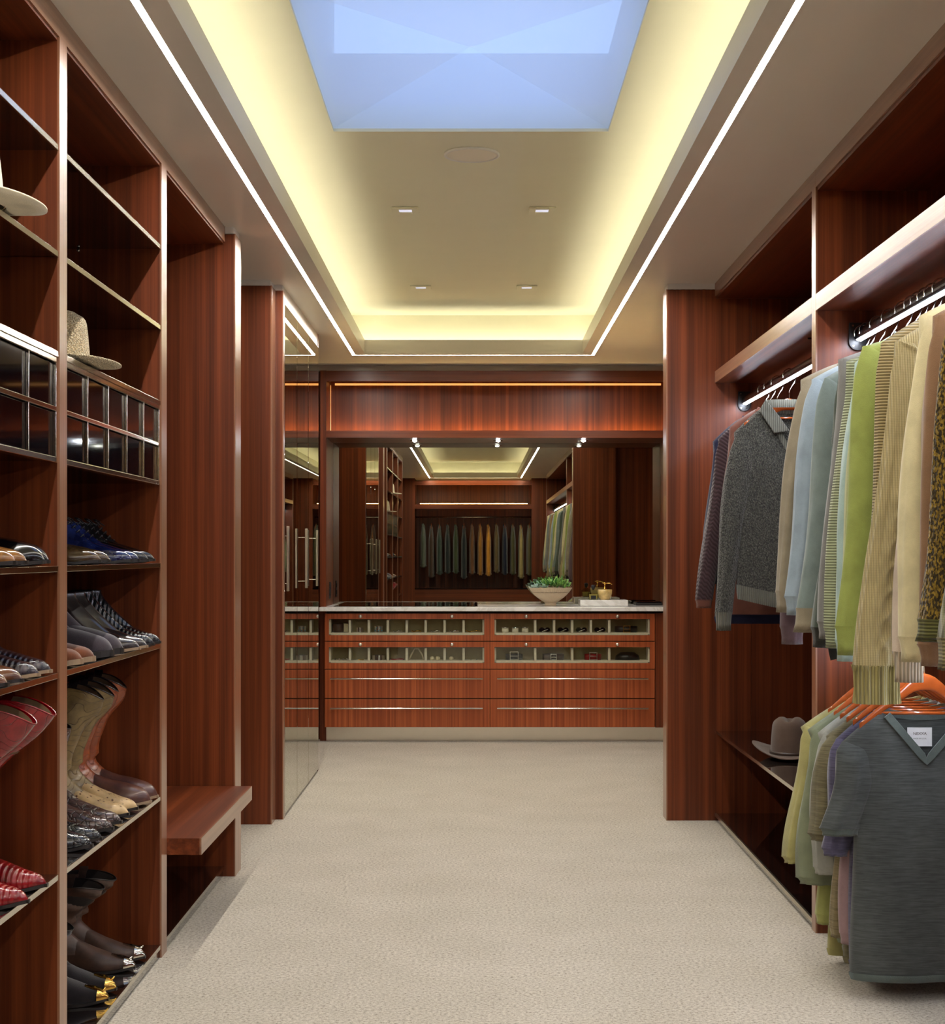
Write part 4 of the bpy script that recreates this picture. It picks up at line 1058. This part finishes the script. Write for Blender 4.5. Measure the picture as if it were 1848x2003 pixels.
def garment(name, label, cat, x, y, z, mat, nw=.065, nz=-.118, hw=.215, sz=-.185, hem=-.86, bw=.225, th=.028, neck='crew', vdrop=.14,
            sl=.78, so=-.305, wtop=.060, wend=.040, cuff=.06, hemband=.055, ribm=None, group=None, seed=1, rot=0, fold=.010, cuffflare=0.0, smooth_=True,
            cable=0, tilt=0, collar=False, sleeves=(-1, 1), hemslant=0, cols=30, scoop=.03, sleeve_gather=0, half_r=1.0):
    t = thing(name, label, cat, (x, y, z), group); t.rotation_euler = (0, 0, rot)
    ribm = ribm or mat; g = smooth_noise(seed)
    NU, NV = cols, 34
    arm = sz-.20
    def topz(xx, front):
        ax = abs(xx)
        if ax >= nw: return nz+(sz-nz)*((ax-nw)/(hw-nw))**1.25
        u = ax/nw
        if not front: return nz-.018*(1-u*u)
        if neck == 'v': return nz-vdrop*(1-u)
        return nz-.075*(1-u*u)**.8
    def side(front):
        sg = -1 if front else 1; G = []
        us = [-1+2*i/NU for i in range(NU+1)]
        # make sure the neck points are columns
        for i in range(NU+1):
            u = us[i]
            if abs(abs(u)*hw-nw) < hw/NU*.999: us[i] = math.copysign(nw/hw, u) if abs(abs(u)*hw-nw) < hw/NU/1.0 and True else u
        col = []
        for u in us:
            xt = u*hw; zt_ = topz(xt, front); c = []
            zh = hem + hemslant*u
            for k in range(NV+1):
                v = k/NV; zz = zt_+(zh-zt_)*v
                wb = bw*(1+.03*math.sin(zz*7+seed)) if zz < arm else hw+(bw-hw)*sm(sz, arm, zz) if zz < sz else hw
                if zz >= arm and zz < sz: wb = hw+(bw-hw)*((sz-zz)/(sz-arm))
                xx = u*wb if zz < sz else xt
                e = max(0, 1-abs(u)**2.2)**.5
                d = th*(.5+.5*sm(0, .35, v))*e
                if abs(xt) >= nw-1e-6: d *= min(1, v*abs(zh-zt_)/.035)**.5
                else: d = max(d, .012)*(1 if v > 0 else 1)
                f = fold*sm(.10, .9, v)*e*g(xx*1.2, zz)
                c.append((xx, sg*d+f*(1 if front else .6), zz))
            col.append(c)
        return col
    bm = bmesh.new()
    for front in (True, False):
        col = side(front); V = [[bm.verts.new(p) for p in c] for c in col]
        for i in range(NU):
            for k in range(NV):
                try: bm.faces.new((V[i][k], V[i+1][k], V[i+1][k+1], V[i][k+1]))
                except ValueError: pass
        if front: F = col
        else: B = col
    bmesh.ops.remove_doubles(bm, verts=bm.verts, dist=.0012)
    bd = mk('body', bm, mat, t, smooth=True, world=False)
    # neckband along front and back neckline
    pts = [Vector(c[0]) for c in F if abs(c[0][0]) <= nw+1e-4 and c[0][2] > -9 and abs(c[0][0]) <= nw+1e-4]
    ptb = [Vector(c[0]) for c in B if abs(c[0][0]) <= nw+1e-4]
    for nm, pp, off in (('neckband', pts, -.004), ('neckband', ptb, .002)):
        if len(pp) < 3: continue
        bm = bmesh.new(); rs = []
        for i, p in enumerate(pp):
            d = (pp[min(i+1, len(pp)-1)]-pp[max(i-1, 0)]).normalized(); nrm = Vector((-d.z, 0, d.x)).normalized()
            if nrm.z < 0: nrm = -nrm
            h_ = .011
            rs.append([p+nrm*h_+Vector((0, off-.002, 0)), p+nrm*h_+Vector((0, off+.003, 0)), p-nrm*h_+Vector((0, off+.003, 0)), p-nrm*h_+Vector((0, off-.004, 0))])
        rings(bm, rs, True, True, True); mk(nm, bm, ribm, t, smooth=False, world=False, bevel=.001)
    # hem band
    if hemband:
        bm = bmesh.new(); rs = []
        for c in F+list(reversed(B)):
            px_, py_, pz_ = c[-1]
            k_ = 1.015
            rs.append([(px_*k_, py_*1.12, pz_+.002), (px_*k_*.985, py_*1.18, pz_-hemband*.5), (px_*k_*.965, py_*1.05, pz_-hemband)])
        rings(bm, [[r_[j] for r_ in rs] for j in range(3)], True); mk('hem_band', bm, ribm, t, smooth=True, world=False)
    # sleeves
    for sd in sleeves:
        ln = sl; z0 = sz+.002; N_ = 44 if not cable else 130; n = 24 if not cable else 60
        bm = bmesh.new(); rs = []
        gs = smooth_noise(seed*7+(1 if sd < 0 else 2))
        def outer(tt): return hw+(-so-hw)*(tt**.8)+.010*math.sin(tt*5+seed)
        for k in range(N_+1):
            tt = k/N_; cap = math.sqrt(max(0, 1-(1-min(1, tt/.10*1.0))**2)) if tt < .10 else 1
            W_ = (wtop+(wend-wtop)*sm(.0, 1, tt))
            if sleeve_gather: W_ *= 1-.25*math.exp(-((tt-.93)/.05)**2)
            W_ = max(.004, W_*max(.12, cap)); T_ = (.012+.020*sm(0, .25, tt))*max(.2, cap)
            xo = outer(tt); cxx = xo-W_
            if tt < .10: cxx = xo - W_ - .012*(1-tt/.10)
            zz = z0-ln*tt
            rg = []
            for i in range(n):
                a = 2*math.pi*i/n; ca, sa = math.cos(a), math.sin(a)
                fo = fold*.9*gs(a*.12*2.2, zz*1.3)*sm(.05, .4, tt)
                cb = 0
                if cable:
                    # cable twist up the camera side (sa<0) of the sleeve
                    q = ca*W_; s_ = abs(((zz*14) % 1)*2-1)
                    c1 = .016*math.sin(zz*44); 
                    if sa < 0: cb = .010*math.exp(-((q-c1)/.007)**2)+.010*math.exp(-((q+c1)/.007)**2)+.004*math.cos(q*420)*(1 if abs(q) > .026 else 0)
                ti = 1-.65*max(0, -ca)*(1-sm(.2, .5, tt))
                rg.append((sd*(cxx+(W_+fo)*ca), (T_*ti+fo+cb)*sa-.002, zz+tilt*ca*W_*tt))
            rs.append(rg)
        rings(bm, rs, True); s_ob = mk('sleeve', bm, mat, t, smooth=True, world=False)
        if cuff:
            bm = bmesh.new(); base = rs[-1]; cx_ = sum(p[0] for p in base)/n; cy_ = sum(p[1] for p in base)/n; cr = []
            for j, (kk, dz) in enumerate(((1.03, .003), (.92+cuffflare*.2, -cuff*.15), (.84+cuffflare*.6, -cuff*.6), (.86+cuffflare, -cuff), (.80+cuffflare, -cuff+.002), (.76, -cuff*.5))):
                cr.append([(cx_+(p[0]-cx_)*kk*(1+(.03*(-1)**i if cable else 0)), cy_+(p[1]-cy_)*kk*(1+(.06*(-1)**i if cable else 0)), p[2]+dz) for i, p in enumerate(base)])
            rings(bm, cr, True); mk('cuff', bm, ribm, s_ob, smooth=not cable, world=False)
    if collar:
        for sd in (-1, 1):
            bm = bmesh.new()
            P = [(sd*nw*1.0, nz+.028), (sd*(nw+.028), nz-.02), (sd*(nw-.035), nz-.115), (sd*.006, nz-.105), (sd*nw*.55, nz-.03)]
            if sd > 0: P = P[::-1]
            a = [bm.verts.new((p[0], -.030-(.010 if i in (2, 3) or sd > 0 and i in (1, 2) else 0), p[1])) for i, p in enumerate(P)]
            b_ = [bm.verts.new((p[0], -.022, p[1])) for p in P]
            bm.faces.new(a); bm.faces.new(b_[::-1])
            for i in range(5): bm.faces.new((a[i], a[(i+1) % 5], b_[(i+1) % 5], b_[i]))
            mk('collar', bm, ribm, t, world=False, bevel=.003)
        bm = bmesh.new(); lathe(bm, [(nw*1.02, .0), (nw*.98, .034), (nw*.94, .034), (nw*.96, 0)], 0, 0, nz-.006, 28, 1, .36); mk('collar_stand', bm, ribm, t, smooth=True, world=False)
    return t

CL = {}
def cl(key, rgb, kind='plain', rgb2=None):
    CL[key] = cloth(key, rgb, kind, rgb2); return CL[key]
cl('plum', (66, 48, 52), 'diag'); cl('zip', (94, 94, 86), 'fineknit', (70, 69, 66)); cl('zip_rib', (108, 108, 98), 'rib')
cl('mauve', (98, 78, 82)); cl('taupe', (146, 134, 112)); cl('lightblue', (152, 166, 176)); cl('bluegreen', (122, 134, 130))
cl('darkgreen', (70, 78, 66)); cl('grey', (126, 124, 120)); cl('sage_rib', (158, 164, 130), 'hrib'); cl('aqua', (172, 194, 188))
cl('olive', (160, 162, 96)); cl('lime', (150, 160, 84)); cl('tan_rib', (160, 142, 98), 'hrib'); cl('cable', (178, 162, 118), 'cabled'); cl('cable_rib', (150, 138, 88), 'rib')
cl('beige', (208, 188, 168)); cl('beige_rib', (204, 186, 160), 'rib'); cl('cream', (216, 203, 160)); cl('brown', (140, 106, 78))
cl('tweed', (150, 120, 40), 'tweed', (66, 52, 26)); cl('olive_rib', (96, 94, 50), 'hrib'); cl('cord', (134, 130, 98), 'cord'); cl('cordh', (140, 130, 92), 'hrib')
cl('navy', (34, 36, 62)); cl('rust', (112, 70, 58)); cl('black_green', (44, 42, 34))
cl('slate', (74, 77, 75), 'slub'); cl('slate_rib', (86, 94, 90)); cl('violet', (92, 88, 112), 'slub'); cl('brownslub', (112, 104, 78), 'slub')
cl('lightgrey', (160, 160, 150)); cl('sage', (128, 134, 108)); cl('khaki', (168, 160, 104)); cl('pink', (150, 122, 124)); cl('taupe2', (134, 120, 88), 'slub')

HG = 'wooden hangers on the upper rail'
def top_item(name, label, cat, Y, key, hlabel=None, **k):
    garment(name, label, cat, RODX, Y, RODZ, CL[key], **k)
    hanger(RODX, Y-.0, RODZ, hlabel or 'orange wooden hanger holding the '+label, steep=.62 if not k.get('steephang') else 1, group=HG)

# far bay
garment('polo_shirt', 'plum-brown ribbed polo shirt hanging farthest on the right wardrobe rail', 'shirt', RODX, 6.93, RODZ, CL['plum'], nw=.10, nz=-.13, hw=.235, sz=-.24, sl=.73, so=-.33, seed=3, fold=.016, ribm=CL['rust'], cuff=.035, hem=-.95, hemband=.04)
hanger(RODX, 6.93, RODZ, 'orange wooden hanger with the plum-brown polo', group=HG)
garment('navy_top', 'dark navy top with only its hem showing under the plum polo', 'shirt', RODX, 7.08, RODZ, CL['navy'], nw=.10, nz=-.13, hw=.235, sz=-.24, sl=.60, so=-.28, seed=4, hem=-1.05, hemband=.03)
hanger(RODX, 7.08, RODZ, 'orange wooden hanger with the navy top', group=HG)
garment('striped_top', 'brown and beige striped top mostly hidden behind the grey zip polo', 'shirt', RODX, 6.76, RODZ, CL['rust'], nw=.09, nz=-.12, hw=.21, sz=-.20, sl=.60, so=-.25, seed=5, hem=-.97)
hanger(RODX, 6.76, RODZ, 'orange wooden hanger with the striped top behind the zip polo', group=HG)
zp = garment('zip_polo', 'dark grey knitted polo jumper with open collar and zip, facing out', 'jumper', RODX, 6.50, RODZ, CL['zip'], nw=.105, nz=-.135, hw=.235, sz=-.245, sl=.765, so=-.325, wtop=.07, wend=.036, cuff=.075, ribm=CL['zip_rib'], seed=6, hem=-.94, hemband=.06, neck='v', vdrop=.20, collar=True, fold=.014, hemslant=-.05)
bm = bmesh.new(); box(bm, -.004, .004, -.046, -.041, -.50, -.33); box(bm, -.008, .008, -.050, -.045, -.345, -.30); mk('zip', bm, M['silver'], zp, world=False, bevel=.001)
hanger(RODX, 6.50, RODZ, 'orange wooden hanger clearly visible in the open neck of the grey zip polo', group=HG, steep=.7)

# near bay, far to near
rows_ = [
 ('long_top', 'mauve top, a thin strip farthest in the near bay', 'shirt', 5.27, 'mauve', dict(so=-.285, sl=.80, hem=-.93)),
 ('shirt', 'taupe khaki shirt with gathered cuff between mauve and pale blue', 'shirt', 5.20, 'taupe', dict(so=-.320, sl=.72, cuff=.07, sleeve_gather=1, cuffflare=.1, hem=-.80)),
 ('sweatshirt', 'pale blue-grey sweatshirt on the upper rail', 'sweatshirt', 5.065, 'lightblue', dict(so=-.315, sl=.72, cuff=.06, wtop=.065, wend=.05, hem=-.74)),
 ('sweatshirt', 'grey-green sweatshirt with loose cuff beside the pale blue one', 'sweatshirt', 4.92, 'bluegreen', dict(so=-.300, sl=.74, cuff=.075, wend=.05, cuffflare=.35, ribm='taupe', hem=-.80)),
 ('long_top', 'dark green-grey top with pointed dark hem', 'shirt', 4.76, 'darkgreen', dict(so=-.275, sl=.78, hem=-.97, hemband=.04, ribm='black_green', hemslant=.08)),
 ('jumper', 'mid grey fine jumper behind the ribbed sage one', 'jumper', 4.66, 'grey', dict(so=-.282, sl=.80, cuff=.05, hem=-.82)),
 ('ribbed_jumper', 'sage jumper with fine horizontal ribs', 'jumper', 4.59, 'sage_rib', dict(so=-.285, sl=.80, cuff=.06, hem=-.80)),
 ('long_top', 'pale aqua top, a thin light strip beside the olive one', 'shirt', 4.52, 'aqua', dict(so=-.276, sl=.82, hem=-.84)),
 ('sweatshirt', 'olive-yellow sweatshirt behind the lime one', 'sweatshirt', 4.45, 'olive', dict(so=-.285, sl=.75, cuff=.08, hem=-.80)),
 ('sweatshirt', 'bright lime green sweatshirt on the upper rail', 'sweatshirt', 4.37, 'lime', dict(so=-.305, sl=.80, wtop=.068, wend=.045, cuff=.08, hem=-.82)),
 ('ribbed_jumper', 'tan jumper with horizontal ribs behind the cable knit', 'jumper', 4.20, 'tan_rib', dict(so=-.275, sl=.90, cuff=.05, hem=-.86)),
 ('cable_jumper', 'khaki cable knit jumper with long ribbed cuff', 'jumper', 4.09, 'cable', dict(so=-.31, sl=.865, wtop=.068, wend=.062, cuff=.10, cuffflare=.12, ribm='cable_rib', cable=1, hem=-.84, sz=-.195)),
 ('jumper', 'light pinkish beige jumper with ribbed cuff', 'jumper', 3.89, 'beige', dict(so=-.265, sl=.80, cuff=.075, ribm='beige_rib', hem=-.84)),
 ('jumper', 'cream yellow jumper between beige and brown', 'jumper', 3.81, 'cream', dict(so=-.285, sl=.80, cuff=.06, wend=.05, hem=-.84)),
 ('jumper', 'brown taupe jumper behind the mustard tweed knit', 'jumper', 3.72, 'brown', dict(so=-.262, sl=.80, cuff=.05, wend=.055, hem=-.84)),
 ('tweed_jumper', 'mustard and dark brown flecked chunky knit with olive hem', 'jumper', 3.60, 'tweed', dict(so=-.29, sl=.72, wtop=.070, wend=.05, cuff=.05, ribm='olive_rib', cuffflare=.25, hem=-.74)),
 ('corduroy_shirt', 'grey-olive corduroy shirt cut by the right edge of the photo', 'shirt', 3.43, 'cord', dict(so=-.285, sl=.74, cuff=.07, ribm='cordh', cuffflare=.1, hem=-.80)),
]
for i, (nm, lab, cat, Y, key, kw) in enumerate(rows_):
    kw = dict(kw)
    if 'ribm' in kw: kw['ribm'] = CL[kw['ribm']]
    kw.setdefault('nw', (.070, .095, .088, .078, .10, .070)[i % 6]); kw.setdefault('nz', -.122+.010*((i*5) % 3-1)); kw.setdefault('hw', .215+.008*((i*7) % 4-1.5)); kw.setdefault('sz', -.190+.014*((i*3) % 4-1.5))
    garment(nm, lab, cat, RODX, Y, RODZ, CL[key], seed=11+i, fold=.013, **kw)
    hanger(RODX, Y, RODZ, 'orange hanger of the '+' '.join(lab.split(',')[0].split()[:11]), steep=.66, drop=.016, group=HG)

# lower rail: tee shirts
LG = 'wooden hangers on the lower rail'
tees = [
 ('polo_shirt', 'yellow khaki short-sleeved shirt farthest on the lower rail', 4.95, 'khaki', dict(hw=.280, so=-.325, sl=.42, hem=-1.02, bw=.19, wtop=.055, wend=.055)),
 ('tee_shirt', 'sage green tee shirt second from the far end of the lower rail', 4.87, 'sage', dict(hw=.275, so=-.30, sl=.47, hem=-.96, bw=.185, wtop=.07, wend=.08)),
 ('tee_shirt', 'light grey tee shirt in the middle of the lower rail', 4.785, 'lightgrey', dict(hw=.262, so=-.28, sl=.42, hem=-.97, bw=.19, ribm='lightgrey')),
 ('tee_shirt', 'olive-brown slub tee shirt on the lower rail', 4.70, 'brownslub', dict(hw=.255, so=-.315, sl=.30, hem=-.98, bw=.205, wtop=.07, wend=.072)),
 ('tee_shirt', 'violet-grey tee shirt just behind the nearest one', 4.62, 'violet', dict(hw=.245, so=-.285, sl=.33, hem=-.97, bw=.20)),
 ('v_neck_tee', 'slate grey v-neck tee shirt nearest the camera, facing out', 4.54, 'slate', dict(hw=.246, so=-.305, sl=.255, hem=-.985, bw=.215, neck='v', vdrop=.145, ribm='slate_rib', wtop=.066, wend=.060, th=.04)),
]
for i, (nm, lab, Y, key, kw) in enumerate(tees):
    kw = dict(kw)
    if 'ribm' in kw: kw['ribm'] = CL[kw['ribm']]
    g_ = garment(nm, lab, 'shirt', RODX, Y, RODL, CL[key], nw=.123, nz=-.212, sz=-.305, seed=41+i, cuff=.02, hemband=.02, fold=.019, cols=34, **kw)
    hanger(RODX, Y, RODL, 'orange hanger of the '+' '.join(lab.split(',')[0].split()[:11]), group=LG, steep=1.05)
    if nm == 'v_neck_tee':
        lb = bx('label', M['white'], g_, -.045, .028, .018, .020, -.318, -.262, world=False)
        lb['label'] = 'white woven neck label with faint grey lettering'
        for txt, sz_, dzz in (('NEXXA', .012, -.284), ('MADE IN U.S.A.', .006, -.297)):
            cu = bpy.data.curves.new('lettering', 'FONT'); cu.body = txt; cu.size = sz_; cu.extrude = .0002; cu.align_x = 'CENTER'
            to = bpy.data.objects.new('lettering', cu); C.objects.link(to); bpy.context.view_layer.update()
            me = bpy.data.meshes.new_from_object(to); bpy.data.objects.remove(to); me.materials.clear(); me.materials.append(M['ribbon'])
            to = bpy.data.objects.new('lettering', me); C.objects.link(to); to.parent = lb
            to.location = (-.008, .0175, dzz); to.rotation_euler = (R(90), 0, 0)
    if nm == 'tee_shirt' and key == 'violet':
        bx('label', CL['lightblue'], g_, -.03, .03, .016, .018, -.255, -.238, world=False)
# long sleeves / trousers legs hanging lower behind
for i, (Y, key, lab, hw_, hm) in enumerate(((4.91, 'olive', 'olive yellow long-sleeved top showing below the yellow khaki shirt', .19, -.95), (4.74, 'taupe2', 'brownish slub long top, a narrow strip behind the slate tee', .18, -.96), (4.66, 'pink', 'dusty pink long top, a narrow strip behind the slate tee', .175, -.90))):
    garment('long_top', lab, 'shirt', RODX, Y, RODL, CL[key], nw=.12, nz=-.225, hw=hw_+.03, sz=-.32, sl=.58, so=-(hw_+.045), wtop=.05, wend=.034, cuff=.03, hemband=.02, bw=hw_-.01, hem=hm, seed=90+i, th=.016, fold=.008, cols=18)

# copies toward the camera on the upper rail, seen only in the mirror
src = [o for o in bpy.data.objects if o.parent is None and o.name.startswith(('sweatshirt', 'jumper', 'ribbed_jumper', 'long_top')) and o.location.z > 1.5]
for i in range(18):
    s_ = src[(i*5) % len(src)]
    c = copy_tree(s_); c.location.y = 2.42-.22*i if i > 0 else 3.2
    if 2.46 < c.location.y < 2.64: c.location.y = 2.3
    c['label'] = 'one of the tops hanging nearer the camera, seen only in the mirror'; c['group'] = 'tops seen in the mirror'

# ------------------------------------------------------------------ end wall behind the camera, seen in the mirror
u = thing('jacket_niche', 'wood lined niche with jackets at the far end, seen in the mirror', 'wardrobe', (0, YE, 0))
ya, yb = YE, YE+.55
bx('side_panel', M['wood_z'], u, -1.6, -1.09, ya-.3, yb, 0, ZS)
bx('side_panel', M['wood_z'], u, .97, 1.8, ya-.3, yb, 0, ZS)
bx('back_panel', M['wood_z'], u, -1.09, .97, ya-.3, ya-.25, 0, 2.62)
bx('beam', M['wood_x'], u, -1.09, .97, ya+.1, yb, 2.12, 2.20)
bx('top_fascia', M['wood_x'], u, -1.09, .97, yb-.03, yb, 2.54, 2.62)
bx('led_strip', M['led_warm'], u, -1.0, .9, yb-.10, yb-.09, 2.21, 2.22)
bx('base_cabinet', M['wood_x'], u, -1.09, .97, ya-.25, yb, 0, .70)
bx('base_shelf', M['shelf'], u, -1.09, .97, ya-.25, yb+.01, .70, .72)
bm = bmesh.new(); tube(bm, [(-1.09, yb-.28, 1.98), (.97, yb-.28, 1.98)], .015, 12); mk('hanging_rail', bm, M['chrome'], u, smooth=True)
jc = [('jk_olive', (78, 84, 70)), ('jk_brown', (66, 48, 36)), ('jk_green', (52, 66, 58)), ('jk_dark', (34, 40, 40)), ('jk_army', (56, 66, 40)), ('jk_black', (30, 36, 38)), ('jk_rust', (104, 68, 40)), ('jk_tan', (150, 104, 40)), ('jk_mustard', (196, 136, 44)), ('jk_taupe', (98, 82, 50)), ('jk_navy', (28, 34, 52)), ('jk_moss', (74, 72, 42)), ('jk_sand', (160, 144, 92)), ('jk_drab', (82, 76, 46))]
names_ = ['grey-olive', 'dark brown', 'blue-green', 'charcoal', 'army green quilted', 'black-green', 'rust brown', 'tan', 'mustard yellow', 'taupe', 'navy', 'moss green', 'pale sand', 'drab olive']
base_j = None
for i, (k_, rgb) in enumerate(jc):
    cm = cloth(k_, rgb); X_ = -.95+i*.145
    lab = '%s jacket hanging sideways on the far rail, seen in the mirror' % names_[i]
    if base_j is None:
        base_j = garment('jacket', lab, 'jacket', X_, yb-.28, 1.98, cm, nw=.07, nz=-.12, hw=.22, sz=-.18, sl=.66, so=-.27, wtop=.062, wend=.05, hem=-.86, hemband=.02, th=.05, group='jackets on the far rail', seed=70, rot=R(90), cols=20)
        base_h = hanger(X_, yb-.28, 1.98, 'hanger of the %s jacket, seen in the mirror' % names_[i], group='jacket hangers on the far rail', steep=.62, rot=R(90))
        c, h = base_j, base_h
    else:
        c = copy_tree(base_j); h = copy_tree(base_h)
        c['label'] = lab; h['label'] = 'hanger of the %s jacket, seen in the mirror' % names_[i]
        c.location.x = X_; h.location.x = X_; c.scale = (1, 1, rnd(1.1, 1.26))
        def setm(o):
            if o.type == 'MESH':
                o.material_slots[0].link = 'OBJECT'; o.material_slots[0].material = cm
            for q in o.children: setm(q)
        setm(c)
